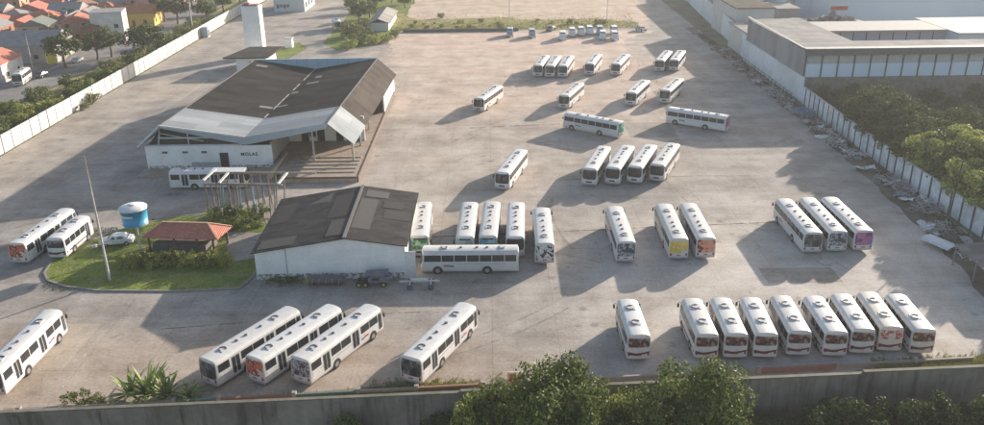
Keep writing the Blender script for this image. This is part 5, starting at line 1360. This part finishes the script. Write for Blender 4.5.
def proj(x, y, z):
    v = Vector((x,y,z-CH)); zc = v.dot(F); return 492+FPX*v.dot(Rt)/zc, 212.5-FPX*v.dot(Up)/zc
# singled out houses of the first row
def hp(u, v): return at(u, v, 0)
p = hp(107,42); house(p.x, p.y+4, 9, 9, 8.6, 'grey sheet', 'white', False, 'white two storey house with dark window openings, tallest of the town', rz=.25, flat=True)
p = hp(133,27); house(p.x, p.y+5, 13, 10, 4.2, 'orange tiled', 'yellow', False, 'yellow walled house with an orange roof above the street trees', rz=.1)
p = hp(75,41); house(p.x, p.y+4, 8, 9, 5.6, 'red tiled', 'peach', False, 'peach coloured two storey house left of the white two storey one', rz=.3)
p = hp(89,44); house(p.x, p.y+4, 5, 7, 4.6, 'brown tiled', 'brick', False, 'narrow brick red house squeezed between the peach and the white house', rz=.3)
p = hp(24,62); house(p.x-3, p.y+4, 24, 13, 4.6, 'grey sheet', 'grey', False, 'wide low hall with a large bluish grey roof beside the street', rz=.12)
p = hp(8,80); house(p.x-4, p.y+2, 9, 12, 4.4, 'red tiled', 'white', False, 'red roofed white house beside the street bus at the left edge', rz=.1)
yw = bld('yellow_panel', 'bright yellow wall panel at the street end of the grey hall', 'panel', tuple(hp(53,64))); q = MB(); q.box(-1.3,1.3,-.1,.1,0,2.8); q.build('panel', M('bright_yellow', (.75,.62,.05), .6), yw); q = MB(); q.box(-1.4,-1.3,-.1,.1,0,3); q.box(1.3,1.4,-.1,.1,0,3); q.build('frame', white_wall, yw)
cnt = {}
ordn = ['nearest','second','third','fourth','fifth','sixth','seventh','eighth','ninth','tenth','eleventh','twelfth','thirteenth','fourteenth','fifteenth']
for c_i in range(11):
    for r_i in range(15):
        x = -123-c_i*12+random.uniform(-1.5,1.5)-(0 if c_i else 0); y = 200+r_i*11.5+random.uniform(-1.2,1.2)+(c_i % 2)*3
        if 252 < y+.0 < 262 and x < -116: y += 6
        u, v = proj(x, y, 3)
        if u < -20 or v < -12: continue
        if x > -150 and y < 262 and u > 2 and v > 30: 
            if u > 0 and v > 42: continue
            if u > 62: continue
        if u > 92 and v > 14: continue
        rn = random.choice(['red tiled']*5+['brown tiled']*4+['orange tiled']*2+['grey sheet']*3+['dull green']); wn_ = random.choice(['white','white','cream','grey','peach','pink','brick'])
        hip = random.random() < .4; h = random.choice([3.2,3.4,3.6,3.8,5.8]); w_ = random.uniform(7.5,10.8); d = random.uniform(7.5,10.5)
        house(x, y, w_, d, h, rn, wn_, hip, 'small %s walled house under a %s %s roof in the crowded town' % (wn_, rn, 'hip' if hip else 'gable'), 'town houses with %s %s roofs and %s walls' % (rn, 'hip' if hip else 'gable', wn_), rz=random.uniform(-.06,.06)+.12)
        if random.random() < .28:
            plant(random.choice(['farmid','far','busho']), x+5.8, y+5.5, 0, random.uniform(.5,.8), 'small tree between the houses of the town', 'trees between the town houses')
        if random.random() < .22:
            tk = MB().cyl((0,0,0),.7,1.0,12,r2=.8)
            o = tk.build('roof_tank', M('roof_tank_blue', (.1,.22,.42), .5)); o.location = (x+.5,y,h+w_*.24-.25+.3); tag(o, 'small blue water tank on a town roof', 'water tank', 'blue water tanks on town roofs')
# ------------------------------------------------------------------ air
q = MB(); q.box(-900,900,-60,1400,-3.4,60); hz = q.build('haze', []); 
hm = bpy.data.materials.new('air_haze'); hm.use_nodes = True; nt = hm.node_tree
for n in list(nt.nodes): nt.nodes.remove(n)
ou = nt.nodes.new('ShaderNodeOutputMaterial'); pv_ = nt.nodes.new('ShaderNodeVolumePrincipled')
pv_.inputs['Color'].default_value = (.86,.88,.92,1); pv_.inputs['Density'].default_value = .00028; pv_.inputs['Anisotropy'].default_value = .3
nt.links.new(pv_.outputs[0], ou.inputs['Volume']); hz.data.materials.clear(); hz.data.materials.append(hm); hz['kind'] = 'stuff'; hz['label'] = 'thin bright haze filling the air over the yard'
